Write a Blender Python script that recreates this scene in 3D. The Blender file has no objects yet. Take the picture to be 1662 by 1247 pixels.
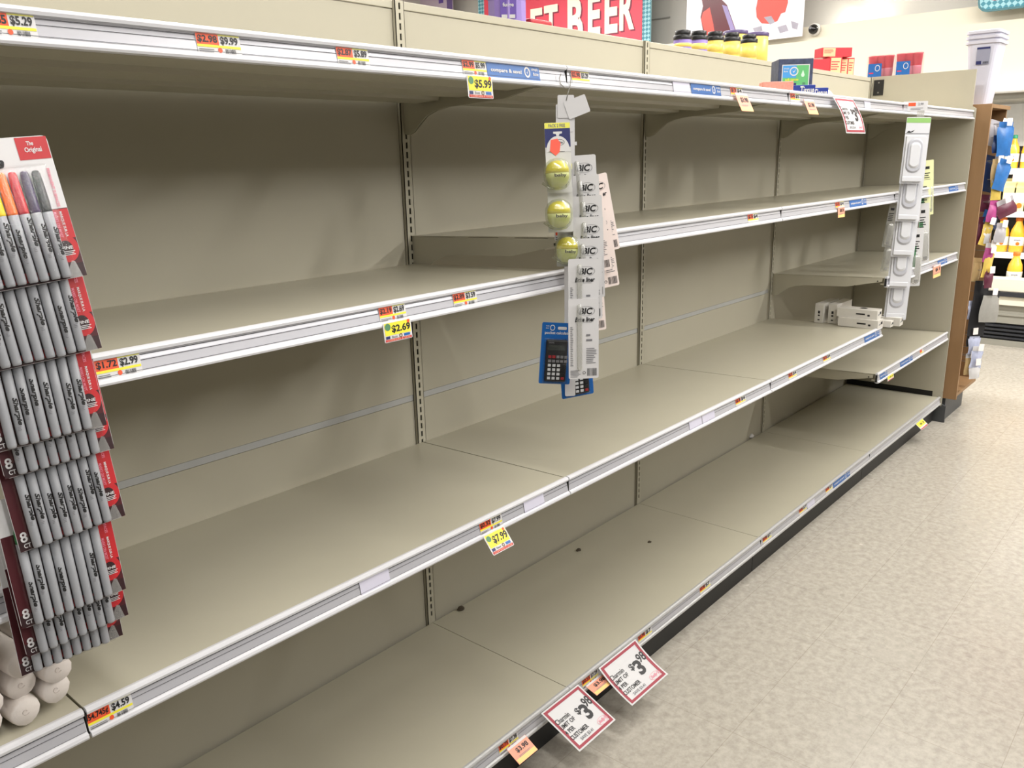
import bpy, math, random
from mathutils import Vector, Matrix
random.seed(7)
scene = bpy.context.scene
col = scene.collection

# ------------------------------------------------------------------ camera
FPX, IW, IH = 1345.02, 1662.0, 1247.0
CAM = Vector((-1.60254, -1.79351, 1.58679))
YAW, PITCH, ROLL = 0.847096, -0.2646995, -0.0229701
_f = Vector((math.sin(YAW)*math.cos(PITCH), math.cos(YAW)*math.cos(PITCH), math.sin(PITCH)))
_r0 = Vector((math.cos(YAW), -math.sin(YAW), 0)); _u0 = _r0.cross(_f)
_r = _r0*math.cos(ROLL) + _u0*math.sin(ROLL); _u = -_r0*math.sin(ROLL) + _u0*math.cos(ROLL)
cd = bpy.data.cameras.new('camera'); cam = bpy.data.objects.new('camera', cd); col.objects.link(cam)
cd.sensor_fit = 'HORIZONTAL'; cd.sensor_width = 36; cd.lens = FPX*36/IW; cd.clip_start = 0.02
cam.matrix_world = Matrix(((_r.x, _u.x, -_f.x, CAM.x), (_r.y, _u.y, -_f.y, CAM.y), (_r.z, _u.z, -_f.z, CAM.z), (0, 0, 0, 1)))
scene.camera = cam
def ray(px, py): return _f + _r*((px-IW/2)/FPX) + _u*((IH/2-py)/FPX)
def at(px, py, ax, val):
    """measured pixel -> point on a real plane of the store (ax 0/1/2 = x/y/z)"""
    d = ray(px, py); return CAM + d*((val-CAM[ax])/d[ax])
def xat(px, y, z):
    """x on the line (y, z) that shows at image column px"""
    k = (px-IW/2)/FPX; n = _r - _f*k            # n.(P-CAM)=0
    return CAM.x - (n.y*(y-CAM.y) + n.z*(z-CAM.z))/n.x

# ------------------------------------------------------------------ world, lights, exposure
w = bpy.data.worlds.new('store_air'); scene.world = w; w.use_nodes = True
w.node_tree.nodes['Background'].inputs[0].default_value = (1.0, 0.97, 0.92, 1)
w.node_tree.nodes['Background'].inputs[1].default_value = 0.03
scene.view_settings.view_transform = 'Standard'; scene.view_settings.look = 'None'
scene.view_settings.gamma = 1; scene.view_settings.use_curve_mapping = False
scene.view_settings.exposure = 0.04
CEIL = 3.75
LAMPS = [(lx, ly, le*k) for lx, le, kf in ((-3.8, 30, 1.3), (-1.2, 42, 1.5), (1.4, 60, 2.3), (4.0, 84, 2.6)) for ly, k in ((-1.35, 1.06), (-3.85, 1.12), (-6.1, kf))]
LAMPS += [(1.4, 1.5, 55), (4.0, 1.5, 90), (1.4, 4.2, 70), (4.0, 4.2, 130)]
for lx, ly, le in LAMPS:
    ld = bpy.data.lights.new('fluorescent_light', 'AREA'); ld.shape = 'RECTANGLE'; ld.size = 0.10; ld.size_y = 2.3
    ld.energy = le; ld.color = (1.0, 0.975, 0.94)
    lo = bpy.data.objects.new('fluorescent_light', ld); col.objects.link(lo); lo.location = (lx, ly, CEIL-0.13)

# ------------------------------------------------------------------ materials
def lin(c):
    return tuple(((v/255)/12.92 if v/255 <= .04045 else ((v/255+.055)/1.055)**2.4) for v in c) + (1,)
MATS = {}
def mat(name, rgb, rough=.5, metal=0, spec=.5, var=.06, scale=30, bump=0, emit=0, coat=0):
    if name in MATS: return MATS[name]
    m = bpy.data.materials.new(name); m.use_nodes = True; nt = m.node_tree; b = nt.nodes['Principled BSDF']
    b.inputs['Roughness'].default_value = rough; b.inputs['Metallic'].default_value = metal
    b.inputs['Specular IOR Level'].default_value = spec; b.inputs['Coat Weight'].default_value = coat
    tc = nt.nodes.new('ShaderNodeTexCoord'); nz = nt.nodes.new('ShaderNodeTexNoise')
    nz.inputs['Scale'].default_value = scale; nz.inputs['Detail'].default_value = 4
    nt.links.new(tc.outputs['Object'], nz.inputs['Vector'])
    mx = nt.nodes.new('ShaderNodeMix'); mx.data_type = 'RGBA'
    c = lin(rgb); lo_ = tuple(v*(1-var) for v in c[:3]) + (1,); hi = tuple(min(1, v*(1+var)) for v in c[:3]) + (1,)
    mx.inputs[6].default_value = lo_; mx.inputs[7].default_value = hi
    nt.links.new(nz.outputs['Fac'], mx.inputs[0]); nt.links.new(mx.outputs[2], b.inputs['Base Color'])
    if emit:
        b.inputs['Emission Color'].default_value = c; b.inputs['Emission Strength'].default_value = emit
    if bump:
        bp = nt.nodes.new('ShaderNodeBump'); bp.inputs['Strength'].default_value = bump; bp.inputs['Distance'].default_value = .002
        nt.links.new(nz.outputs['Fac'], bp.inputs['Height']); nt.links.new(bp.outputs[0], b.inputs['Normal'])
    MATS[name] = m; return m
def clear(name, tint=(255, 255, 255), gloss=.12, rough=.12, haze=0.0):
    if name in MATS: return MATS[name]
    m = bpy.data.materials.new(name); m.use_nodes = True; nt = m.node_tree; nt.nodes.clear()
    o = nt.nodes.new('ShaderNodeOutputMaterial'); t = nt.nodes.new('ShaderNodeBsdfTransparent'); g = nt.nodes.new('ShaderNodeBsdfGlossy')
    d = nt.nodes.new('ShaderNodeBsdfDiffuse'); m1 = nt.nodes.new('ShaderNodeMixShader'); m2 = nt.nodes.new('ShaderNodeMixShader')
    t.inputs[0].default_value = lin(tint); g.inputs['Roughness'].default_value = rough; d.inputs[0].default_value = lin((235, 235, 232))
    nz = nt.nodes.new('ShaderNodeTexNoise'); nz.inputs['Scale'].default_value = 60; bp = nt.nodes.new('ShaderNodeBump')
    bp.inputs['Strength'].default_value = .08; bp.inputs['Distance'].default_value = .003
    nt.links.new(nz.outputs['Fac'], bp.inputs['Height']); nt.links.new(bp.outputs[0], g.inputs['Normal'])
    m1.inputs[0].default_value = haze; m2.inputs[0].default_value = gloss
    nt.links.new(t.outputs[0], m1.inputs[1]); nt.links.new(d.outputs[0], m1.inputs[2])
    nt.links.new(m1.outputs[0], m2.inputs[1]); nt.links.new(g.outputs[0], m2.inputs[2]); nt.links.new(m2.outputs[0], o.inputs[0])
    MATS[name] = m; return m
BEIGE = mat('beige_enamel', (180, 175, 157), .30, 0, .45, .035, 9)
BEIGE2 = mat('beige_panel', (178, 173, 156), .45, 0, .35, .03, 6)
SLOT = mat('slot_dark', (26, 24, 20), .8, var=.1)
RAILG = mat('grey_splicer', (176, 177, 176), .5)
WHITEP = mat('white_channel', (212, 212, 216), .28, 0, .5, .02)
CHAN = mat('shaded_silver_channel', (184, 184, 190), .30, .15, .5, .03, 60)  # greyer than the lips: shading of the recess put into the colour
KICK = mat('black_kick', (24, 24, 25), .55, var=.25)
PAPER = mat('white_paper', (208, 207, 208), .45, 0, .4, .015)
LILAC = mat('blank_ticket', (206, 204, 220), .4, 0, .4, .02)
ORANGE = mat('orange_print', (222, 84, 44), .5)
YELLOW = mat('yellow_print', (232, 220, 60), .5)
YELLOW2 = mat('lime_print', (226, 222, 90), .5)
BLACK = mat('black_print', (20, 20, 22), .5)
GREY = mat('grey_print', (120, 120, 124), .5)
REDP = mat('red_print', (186, 48, 54), .5)
BORDER = mat('crimson_print', (152, 40, 58), .5)
BLUEP = mat('blue_print', (36, 96, 166), .4)
NAVY = mat('navy_print', (34, 40, 96), .5)
GREENP = mat('green_print', (78, 130, 92), .5)
PEACH = mat('peach_paper', (232, 156, 130), .5)
PEACHY = mat('peach_yellow', (250, 206, 128), .5)
PINK = mat('pink_print', (224, 130, 150), .5)
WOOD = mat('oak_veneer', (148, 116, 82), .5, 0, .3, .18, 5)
WIRE = mat('steel_wire', (150, 148, 142), .35, .8)
BLISTER = clear('clear_blister', (252, 252, 252), .06, .10, .0)
HAZY = clear('hazy_poly', (236, 236, 232), .14, .22, .22)
def stretch(m, sc, detail=6):
    nt = m.node_tree; mp = nt.nodes.new('ShaderNodeMapping'); mp.inputs['Scale'].default_value = sc
    tc = [n for n in nt.nodes if n.type == 'TEX_COORD'][0]; nz = [n for n in nt.nodes if n.type == 'TEX_NOISE'][0]
    nt.links.new(tc.outputs['Object'], mp.inputs['Vector']); nt.links.new(mp.outputs[0], nz.inputs['Vector']); nz.inputs['Detail'].default_value = detail
stretch(WOOD, (4, 4, .5))

# ------------------------------------------------------------------ mesh helpers
class MB:
    def __init__(s): s.v = []; s.f = []
    def add(s, vs, fs):
        o = len(s.v); s.v += [tuple(p) for p in vs]; s.f += [[i+o for i in q] for q in fs]; return s
    def box(s, x0, x1, y0, y1, z0, z1):
        return s.add([(x0,y0,z0),(x1,y0,z0),(x1,y1,z0),(x0,y1,z0),(x0,y0,z1),(x1,y0,z1),(x1,y1,z1),(x0,y1,z1)],
                     [(3,2,1,0),(4,5,6,7),(0,1,5,4),(1,2,6,5),(2,3,7,6),(3,0,4,7)])
    def prism(s, pts, fn, a, b):
        """pts: 2-D outline, fn(p, q, t) -> 3-D"""
        n = len(pts); vs = [fn(p, q, a) for p, q in pts] + [fn(p, q, b) for p, q in pts]
        return s.add(vs, [list(range(n))[::-1], list(range(n, 2*n))] + [(i, (i+1) % n, n+(i+1) % n, n+i) for i in range(n)])
    def lathe(s, prof, n=20, c=(0, 0, 0), sx=1, sy=1):
        vs = []; fs = []
        for r, z in prof:
            for k in range(n):
                a = 2*math.pi*k/n; vs.append((c[0]+r*sx*math.cos(a), c[1]+r*sy*math.sin(a), c[2]+z))
        for i in range(len(prof)-1):
            for k in range(n):
                fs.append((i*n+k, i*n+(k+1) % n, (i+1)*n+(k+1) % n, (i+1)*n+k))
        fs.append(list(range(n))[::-1]); fs.append([(len(prof)-1)*n+k for k in range(n)])
        return s.add(vs, fs)
    def tube(s, path, r, n=8):
        path = [Vector(p) for p in path]; vs = []; fs = []
        for i, p in enumerate(path):
            d = (path[min(i+1, len(path)-1)] - path[max(i-1, 0)]).normalized()
            a = d.orthogonal().normalized(); b = d.cross(a)
            for k in range(n):
                t = 2*math.pi*k/n; vs.append(p + (a*math.cos(t) + b*math.sin(t))*r)
        for i in range(len(path)-1):
            for k in range(n): fs.append((i*n+k, i*n+(k+1) % n, (i+1)*n+(k+1) % n, (i+1)*n+k))
        fs.append(list(range(n))[::-1]); fs.append([(len(path)-1)*n+k for k in range(n)])
        return s.add(vs, fs)
    def mesh(s, name):
        me = bpy.data.meshes.new(name); me.from_pydata(s.v, [], s.f); me.update(); return me
    def build(s, name, m, parent=None, smooth=False, bevel=0):
        return link(name, s.mesh(name), m, parent, smooth, bevel)
def link(name, me, m, parent=None, smooth=False, bevel=0):
    if m is not None and not me.materials: me.materials.append(m)
    if smooth:
        for p in me.polygons: p.use_smooth = True
    o = bpy.data.objects.new(name, me); col.objects.link(o); o.parent = parent
    if smooth == 'auto' or bevel:
        pass
    if bevel:
        b = o.modifiers.new('bevel', 'BEVEL'); b.width = bevel; b.segments = 2; b.limit_method = 'ANGLE'
    return o
def tag(o, label=None, cat=None, group=None, kind=None):
    if label: o['label'] = label
    if cat: o['category'] = cat
    if group: o['group'] = group
    if kind: o['kind'] = kind
    return o
def empty(name, M, label, cat, group=None):
    o = bpy.data.objects.new(name, None); col.objects.link(o); o.empty_display_size = .02
    o.matrix_world = M if isinstance(M, Matrix) else Matrix.Translation(M)
    return tag(o, label, cat, group)
def frame(o, ex, ey):
    ex = Vector(ex).normalized(); ey = Vector(ey); ey = (ey - ex*ey.dot(ex)).normalized(); ez = ex.cross(ey)
    return Matrix(((ex.x, ey.x, ez.x, o[0]), (ex.y, ey.y, ez.y, o[1]), (ex.z, ey.z, ez.z, o[2]), (0, 0, 0, 1)))
def facing(o, yaw, tilt=0, roll=0):
    """local x right, y up, z out; yaw = compass of the outward normal in the xy plane (radians from -y towards -x)"""
    n = Vector((-math.sin(yaw), -math.cos(yaw), 0)); x = Vector((math.cos(yaw), -math.sin(yaw), 0)); z = Vector((0, 0, 1))
    M = frame(o, x, z)
    return M @ Matrix.Rotation(tilt, 4, 'X') @ Matrix.Rotation(roll, 4, 'Z')
# print helpers: everything in the local XY plane of its parent
def bendf(me, bend):
    if bend:
        for v in me.vertices: v.co.z += bend(v.co.x, v.co.y)
def rect(parent, name, x0, y0, x1, y1, m, z=.0004, bend=None, n=1):
    if bend: n = 8
    mb = MB(); vs = []; fs = []
    for j in range(n+1):
        for i in range(n+1): vs.append((x0+(x1-x0)*i/n, y0+(y1-y0)*j/n, z))
    for j in range(n):
        for i in range(n):
            a = j*(n+1)+i; fs.append((a, a+1, a+n+2, a+n+1))
    mb.add(vs, fs); me = mb.mesh(name); bendf(me, bend); return link(name, me, m, parent)
def poly(parent, name, pts, m, z=.0004, bend=None):
    me = MB().add([(x, y, z) for x, y in pts], [list(range(len(pts)))]).mesh(name); bendf(me, bend); return link(name, me, m, parent)
def disc(parent, name, cx, cy, r, m, z=.0005, ry=None, n=24):
    ry = ry or r
    return poly(parent, name, [(cx+r*math.cos(2*math.pi*k/n), cy+ry*math.sin(2*math.pi*k/n)) for k in range(n)], m, z)
def ring(parent, name, cx, cy, r0, r1, m, z=.0006, ky=1.0, n=24):
    vs = []; fs = []
    for k in range(n):
        a = 2*math.pi*k/n
        vs += [(cx+r0*math.cos(a), cy+r0*ky*math.sin(a), z), (cx+r1*math.cos(a), cy+r1*ky*math.sin(a), z)]
    for k in range(n): fs.append((2*k, 2*k+1, (2*k+3) % (2*n), (2*k+2) % (2*n)))
    return MB().add(vs, fs).build(name, m, parent)
def card(parent, name, x0, y0, x1, y1, m, t=.0007, r=.002, bend=None):
    if bend:
        o = rect(parent, name, x0, y0, x1, y1, m, 0, bend)
        sm = o.modifiers.new('thickness', 'SOLIDIFY'); sm.thickness = t; sm.offset = -1; return o
    pts = []
    for cx, cy, a0 in ((x1-r, y1-r, 0), (x0+r, y1-r, 90), (x0+r, y0+r, 180), (x1-r, y0+r, 270)):
        for k in range(4):
            a = math.radians(a0+30*k); pts.append((cx+r*math.cos(a), cy+r*math.sin(a)))
    return MB().prism(pts, lambda p, q, s: (p, q, s), -t, 0).build(name, m, parent)
TXT = {}
def txt(parent, s, x0, y0, x1, y1, m, z=.0008, bold=.02, shear=0, name='lettering', bend=None, rot=0, cyl=0):
    """flat lettering scaled to fill the box x0..x1, y0..y1; rot quarter turns; cyl: radius it wraps around"""
    key = (s, bold, shear)
    if key not in TXT:
        c = bpy.data.curves.new('t', 'FONT'); c.body = s; c.offset = bold; c.shear = shear; c.resolution_u = 3 if len(s) < 8 else 2
        o = bpy.data.objects.new('t', c); col.objects.link(o); dg = bpy.context.evaluated_depsgraph_get()
        me = bpy.data.meshes.new_from_object(o.evaluated_get(dg)); bpy.data.objects.remove(o); me.materials.clear()
        xs = [v.co.x for v in me.vertices]; ys = [v.co.y for v in me.vertices]
        TXT[key] = ([((v.co.x-min(xs))/(max(xs)-min(xs)), (v.co.y-min(ys))/(max(ys)-min(ys))) for v in me.vertices], [list(p.vertices) for p in me.polygons])
    vs, fs = TXT[key]; out = []
    for a, b in vs:
        if rot == 1: a, b = 1-b, a
        elif rot == 3: a, b = b, 1-a
        x = x0+(x1-x0)*a; y = y0+(y1-y0)*b; zz = z
        if cyl:
            dx = max(-cyl*.98, min(cyl*.98, x-(x0+x1)/2)); zz = z - cyl + math.sqrt(cyl*cyl-dx*dx)
        out.append((x, y, zz))
    me = MB().add(out, fs).mesh(name); bendf(me, bend); return link(name, me, m, parent)
def bars(parent, x0, y0, x1, y1, n=14, z=.0008, m=None):
    mb = MB(); rnd = random.Random(n); x = x0; st = (x1-x0)/n
    for k in range(n):
        wd = st*rnd.uniform(.25, .7); xx = x0+k*st; mb.add([(xx, y0, z), (xx+wd, y0, z), (xx+wd, y1, z), (xx, y1, z)], [(0, 1, 2, 3)])
    return tag(mb.build('barcode', m or BLACK, parent), kind='stuff')
def lines(parent, x0, y0, x1, y1, n, z=.0008, m=None, fill=.4, ragged=True):
    mb = MB(); rnd = random.Random(n+int(x0*1e4)); st = (y1-y0)/n
    for k in range(n):
        yy = y0+k*st; xe = x1 if not ragged else x0+(x1-x0)*rnd.uniform(.6, 1)
        mb.add([(x0, yy, z), (xe, yy, z), (xe, yy+st*fill, z), (x0, yy+st*fill, z)], [(0, 1, 2, 3)])
    return tag(mb.build('fine_print', m or GREY, parent), kind='stuff')
# ------------------------------------------------------------------ the building
def floor_material():
    m = bpy.data.materials.new('vinyl_tile'); m.use_nodes = True; nt = m.node_tree; b = nt.nodes['Principled BSDF']
    tc = nt.nodes.new('ShaderNodeTexCoord'); L = nt.links.new
    n1 = nt.nodes.new('ShaderNodeTexNoise'); n1.inputs['Scale'].default_value = 38; n1.inputs['Detail'].default_value = 8; n1.inputs['Roughness'].default_value = .7
    n2 = nt.nodes.new('ShaderNodeTexNoise'); n2.inputs['Scale'].default_value = 2.2; n2.inputs['Detail'].default_value = 5
    n3 = nt.nodes.new('ShaderNodeTexNoise'); n3.inputs['Scale'].default_value = 17; n3.inputs['Detail'].default_value = 3
    for n in (n1, n2, n3): L(tc.outputs['Object'], n.inputs['Vector'])
    r1 = nt.nodes.new('ShaderNodeValToRGB'); r1.color_ramp.elements[0].position = .36; r1.color_ramp.elements[1].position = .62
    r1.color_ramp.elements[0].color = lin((166, 160, 149)); r1.color_ramp.elements[1].color = lin((188, 182, 171))
    L(n1.outputs['Fac'], r1.inputs[0])
    r3 = nt.nodes.new('ShaderNodeValToRGB'); r3.color_ramp.elements[0].position = .30; r3.color_ramp.elements[1].position = .36
    r3.color_ramp.elements[0].color = lin((160, 153, 140)); r3.color_ramp.elements[1].color = (1, 1, 1, 1)
    L(n3.outputs['Fac'], r3.inputs[0])
    mu = nt.nodes.new('ShaderNodeMix'); mu.data_type = 'RGBA'; mu.blend_type = 'MULTIPLY'; mu.inputs[0].default_value = .14
    L(r1.outputs[0], mu.inputs[6]); L(r3.outputs[0], mu.inputs[7])
    # faint seams of 305 mm tiles
    br = nt.nodes.new('ShaderNodeTexBrick'); br.offset = 0; br.inputs['Scale'].default_value = 1; br.inputs['Brick Width'].default_value = .305
    br.inputs['Row Height'].default_value = .305; br.inputs['Mortar Size'].default_value = .0009
    br.inputs['Color1'].default_value = (1, 1, 1, 1); br.inputs['Color2'].default_value = (.97, .97, .97, 1); br.inputs['Mortar'].default_value = (.72, .70, .66, 1)
    L(tc.outputs['Object'], br.inputs['Vector'])
    m2 = nt.nodes.new('ShaderNodeMix'); m2.data_type = 'RGBA'; m2.blend_type = 'MULTIPLY'; m2.inputs[0].default_value = .8
    L(mu.outputs[2], m2.inputs[6]); L(br.outputs['Color'], m2.inputs[7]); L(m2.outputs[2], b.inputs['Base Color'])
    mr = nt.nodes.new('ShaderNodeMapRange'); mr.inputs[3].default_value = .16; mr.inputs[4].default_value = .34
    L(n2.outputs['Fac'], mr.inputs[0]); L(mr.outputs[0], b.inputs['Roughness'])
    bp = nt.nodes.new('ShaderNodeBump'); bp.inputs['Strength'].default_value = .08; bp.inputs['Distance'].default_value = .002
    L(n2.outputs['Fac'], bp.inputs['Height']); L(bp.outputs[0], b.inputs['Normal'])
    return m
X0, X1, Y0, Y1 = -6.0, 7.4, -7.0, 6.6
tag(MB().box(X0, X1, Y0, Y1, -.1, 0).build('floor', floor_material()), 'pale speckled vinyl tile floor of the aisle', 'floor', kind='structure')
tag(MB().box(X0, X1, Y0, Y1, CEIL, CEIL+.1).build('ceiling', mat('ceiling_tile', (232, 230, 222), .8)), 'white store ceiling above the aisles', 'ceiling', kind='structure')
WALLG = mat('grey_wall', (206, 204, 199), .7, var=.02, scale=3)
CREAM = mat('cream_bulkhead', (222, 216, 198), .6, var=.015, scale=3)
tag(MB().box(7.1, 7.3, Y0, Y1, 0, 2.4).box(6.40, 7.3, Y0, Y1, 2.4, CEIL).build('wall_far', WALLG), 'grey upper wall behind the beer signs', 'wall', kind='structure')
tag(MB().box(6.12, 6.399, Y0, Y1, 2.10, 2.665).build('trim_1', CREAM), 'cream bulkhead running above the open cooler', 'bulkhead', kind='structure')
for k, zz in enumerate((2.95, 3.28)):
    MB().box(6.388, 6.4, 3.0, Y1, zz, zz+.012).build('wall_groove', mat('groove', (150, 148, 143), .7), bpy.data.objects['wall_far'])
tag(MB().box(X0, 6.4, Y1-.1, Y1, 0, CEIL).build('wall_left', WALLG), 'grey side wall far beyond the neighbouring aisle', 'wall', kind='structure')
# fluorescent fixtures
for i, (lx, ly, le) in enumerate(LAMPS):
    e = empty('ceiling_light', (lx, ly, CEIL-.12), 'white ceiling strip light fixture above the store aisles', 'ceiling light', 'ceiling strip lights out of view')
    MB().box(-.09, .09, -1.2, 1.2, .01, .118).build('housing', mat('fixture_white', (240, 240, 238), .5), e)

# ------------------------------------------------------------------ the gondola frame
W = 1.2192; DEP = .556; ZB = .15; ZG = 2.0
gon = empty('shelving_gondola', (0, 0, 0), 'long beige steel shelving run with slotted uprights and plain back panels', 'shelving')
def upright(x):
    mb = MB(); hw, sw, yf = .0155, .0032, -.010; z0, z1 = .0, ZG
    mb.box(x-hw, x-sw, yf, yf+.0025, z0, z1); mb.box(x+sw, x+hw, yf, yf+.0025, z0, z1)
    z = z0; zs = .174
    while zs < z1-.02:
        mb.box(x-sw, x+sw, yf, yf+.0025, z, zs); z = zs+.0165; zs += .0254
    mb.box(x-sw, x+sw, yf, yf+.0025, z, z1)
    u = mb.build('upright', BEIGE, gon)
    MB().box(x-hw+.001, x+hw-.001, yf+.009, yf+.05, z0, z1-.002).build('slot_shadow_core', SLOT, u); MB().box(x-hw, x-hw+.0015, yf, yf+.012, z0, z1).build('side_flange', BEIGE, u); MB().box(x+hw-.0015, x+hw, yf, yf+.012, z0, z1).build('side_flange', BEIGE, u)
BAYS = [-1, 0, 1, 2, 3]                       # bay b spans x = (b-1)W .. bW for b = 0..3 below
for k in (-2, -1, 0, 1, 2, 3): upright(k*W)
SEAM0, SEAM1 = .899, .916
for k in (-2, -1, 0, 1, 2):
    a, b = k*W+.0165, (k+1)*W-.0185
    if k < 2:
        MB().box(a, b, 0, .008, .10, SEAM0-.001).build('back_panel', BEIGE2, gon)
        MB().box(a, b, .0015, .008, SEAM0, SEAM1).build('splicer_rail', RAILG, gon)
        MB().box(a, b, 0, .008, SEAM1+.0015, 1.977).build('back_panel', BEIGE2, gon)
    else:
        MB().box(a, b, 0, .008, .10, 1.977).build('back_panel', BEIGE2, gon)
    MB().box(a-.001, b+.001, -.003, .012, 1.979, ZG).build('top_rail', BEIGE, gon, bevel=.0015)
    MB().box(k*W+.002, (k+1)*W-.002, -.535, -.523, 0, .118).build('kick_plate', KICK, gon)
# end panel with its dark bottom gap, plus the hinge plate at the top corner
ex = 3*W
ep = MB().prism([(.01, .185), (-.566, .185), (-.575, .19), (-.575, 1.80), (-.555, 1.812), (-.555, 2.004), (.01, 2.004)], lambda p, q, t: (t, p, q), ex+.002, ex+.010).build('end_panel', BEIGE2, gon)
MB().box(ex+.003, ex+.009, -.52, 0, .148, .185).build('dark_gap', SLOT, gon)
MB().box(ex+.002, ex+.010, -.575, -.52, .10, .185).build('end_panel_foot', BEIGE2, gon)
hp = MB().box(ex-.004, ex+.001, -.075, -.02, 1.90, 1.985).build('hinge_plate', mat('black_bracket', (22, 21, 20), .5), gon)
for z in (1.915, 1.97): MB().box(ex-.0055, ex-.004, -.052, -.044, z-.004, z+.004).build('bolt', WIRE, hp)
MB().prism([(-.53, 0), (-.60, 0), (-.60, .10), (-.53, .13)], lambda p, q, t: (t, p, q), ex+.005, ex+.02).build('end_kick', mat('grey_kick', (70, 72, 74), .5), gon)
# rear topmost shelf of the neighbouring aisle
MB().box(-1.5, 3.68, .03, .46, 1.975, 1.998).build('rear_top_shelf', BEIGE, gon)
MB().box(-1.5, 3.68, .048, .46, .1, .12).build('rear_base', BEIGE, gon)

# ------------------------------------------------------------------ shelves
CH = [(0, .0035), (-.006, .0045), (-.0105, .003), (-.0125, -.001), (-.0115, -.0055), (-.006, -.0075), (-.0055, -.012), (-.0075, -.0160), (-.0068, -.0172),
      (-.0078, -.0182), (-.0105, -.0300), (-.0098, -.0312), (-.0108, -.0322), (-.0125, -.0345), (-.0165, -.0360), (-.0178, -.0405), (-.0165, -.0440), (-.008, -.0455), (0, -.0440)]
def channel(parent, x0, x1, yf, zf, base=False):
    """price rail: white lips with a recessed silver label channel greyed as if in shade, open C ends"""
    o = MB().prism(CH, lambda p, q, t: (t, yf+p, zf+q), x0, x1).build('price_rail', WHITEP if not base else mat('scuffed_channel', (186, 186, 186), .4, .2, .5, .18, 90), parent)
    f = MB()
    P = [(-.0057, -.0098), (-.0077, -.0160), (-.0107, -.0300), (-.0112, -.0326)]
    for (a, b), (c, d) in zip(P, P[1:]):
        f.add([(x0+.001, yf+a-.0004, zf+b), (x1-.001, yf+a-.0004, zf+b), (x1-.001, yf+c-.0004, zf+d), (x0+.001, yf+c-.0004, zf+d)], [(0, 1, 2, 3)])
    f.build('label_channel', CHAN, o)
    for (dy, dz, hh) in ((-.0068, -.0088, .0010), (-.0085, -.0168, .0009), (-.0117, -.0312, .0006)):  # flat dark strips painting the shade inside the rail grooves
        MB().add([(x0+.001, yf+dy-.0008, zf+dz), (x1-.001, yf+dy-.0008, zf+dz), (x1-.001, yf+dy-.0009, zf+dz-hh), (x0+.001, yf+dy-.0009, zf+dz-hh)], [(0, 1, 2, 3)]).build('groove', mat('groove_shade', (70, 70, 74), .6), o)
    e = MB().box(x0-.0025, x0+.0003, yf-.010, yf-.001, zf-.040, zf-.004); e.build('rail_end', SLOT, o)
    return o
def bracket(parent, x, zb, zf, th=.0028):
    s = (zf-zb)/DEP
    def top(y): return zb - s*y
    low = [(-.0105, -.108), (-.024, -.112), (-.045, -.106), (-.07, -.088), (-.10, -.068), (-.135, -.057), (-.18, -.052), (-.38, -.050), (-.545, -.020)]
    pts = [(-.0105, zb-.003), (-.545, top(-.545)-.004)] + [(y, top(y)+z) for y, z in low[::-1]]
    o = MB().prism(pts, lambda p, q, t: (t, p, q), x-th/2, x+th/2).build('bracket', BEIGE, parent)
    for yy, zz in ((-.525, -.018),): MB().box(x-th/2-.0006, x-th/2, yy-.003, yy+.003, top(yy)+zz-.003, top(yy)+zz+.003).build('rivet', SLOT, o)
    return o
def shelf(b, zb, zf, label, ribs=True, gap=.002):
    x0, x1 = b*W+gap, (b+1)*W-gap
    e = empty('gondola_shelf', ((x0+x1)/2, 0, zb), label, 'shelf', 'shelves of the gondola'); inv = Matrix.Translation((-(x0+x1)/2, 0, -zb))
    s = (zf-zb)/DEP; parts = []
    th = .0022
    pts = [(-.0125, zb), (-DEP, zf), (-DEP, zf-.034), (-DEP+.018, zf-.034), (-DEP+.018, zf-.031), (-DEP+th, zf-.031), (-DEP+th, zf-th), (-.0125, zb-th)]
    MB().prism(pts, lambda p, q, t: (t, p, q), x0, x1).build('deck', BEIGE, e)
    if ribs:
        for k, (ya, yb, h) in enumerate(((-.06, -.17, .034), (-.22, -.33, .034), (-.385, -.495, .034))):
            q = [(ya, zb-s*ya-th), (yb, zb-s*yb-th), (yb+.012, zb-s*yb-h), (ya-.012, zb-s*ya-h)]
            MB().prism(q, lambda p, q_, t: (t, p, q_), x0+.012, x1-.012).build('stiffener', BEIGE, e)
    bracket(e, x0+.0022, zb, zf); bracket(e, x1-.0022, zb, zf)
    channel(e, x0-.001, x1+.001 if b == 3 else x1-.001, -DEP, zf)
    for o in e.children: o.matrix_parent_inverse = inv
    return e
def base(b, label):
    x0, x1 = b*W+.0012, (b+1)*W-.0012
    e = empty('base_shelf', ((x0+x1)/2, 0, ZB), label, 'shelf', 'bottom decks of the gondola'); inv = Matrix.Translation((-(x0+x1)/2, 0, -ZB))
    MB().prism([(-.0125, ZB), (-DEP, ZB+.004), (-DEP, ZB-.036), (-DEP+.003, ZB-.036), (-DEP+.003, ZB-.004), (-.0125, ZB-.006)], lambda p, q, t: (t, p, q), x0, x1).build('deck', BEIGE, e)
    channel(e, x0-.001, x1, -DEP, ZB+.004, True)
    for o in e.children: o.matrix_parent_inverse = inv
    return e
ZT = (1.768, 1.787); Z2A = (1.305, 1.324); Z2 = (1.384, 1.403); Z3 = (.766, .783); ZM = (.996, 1.016); ZL = (.531, .551)
shelf(-2, *ZT, 'topmost beige shelf at the left edge of the picture, before the first upright')
shelf(-1, *ZT, 'wide empty topmost shelf in the nearest full section, above the marker packs')
shelf(0, *ZT, 'topmost beige shelf in the section right of the first slotted upright')
shelf(1, *ZT, 'topmost beige shelf carrying the green tissue box')
shelf(2, *ZT, 'topmost beige shelf in the last section, touching the end panel')
shelf(-1, *Z2A, 'second beige shelf from the top in the nearest section, with the $1.72 ticket')
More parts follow.
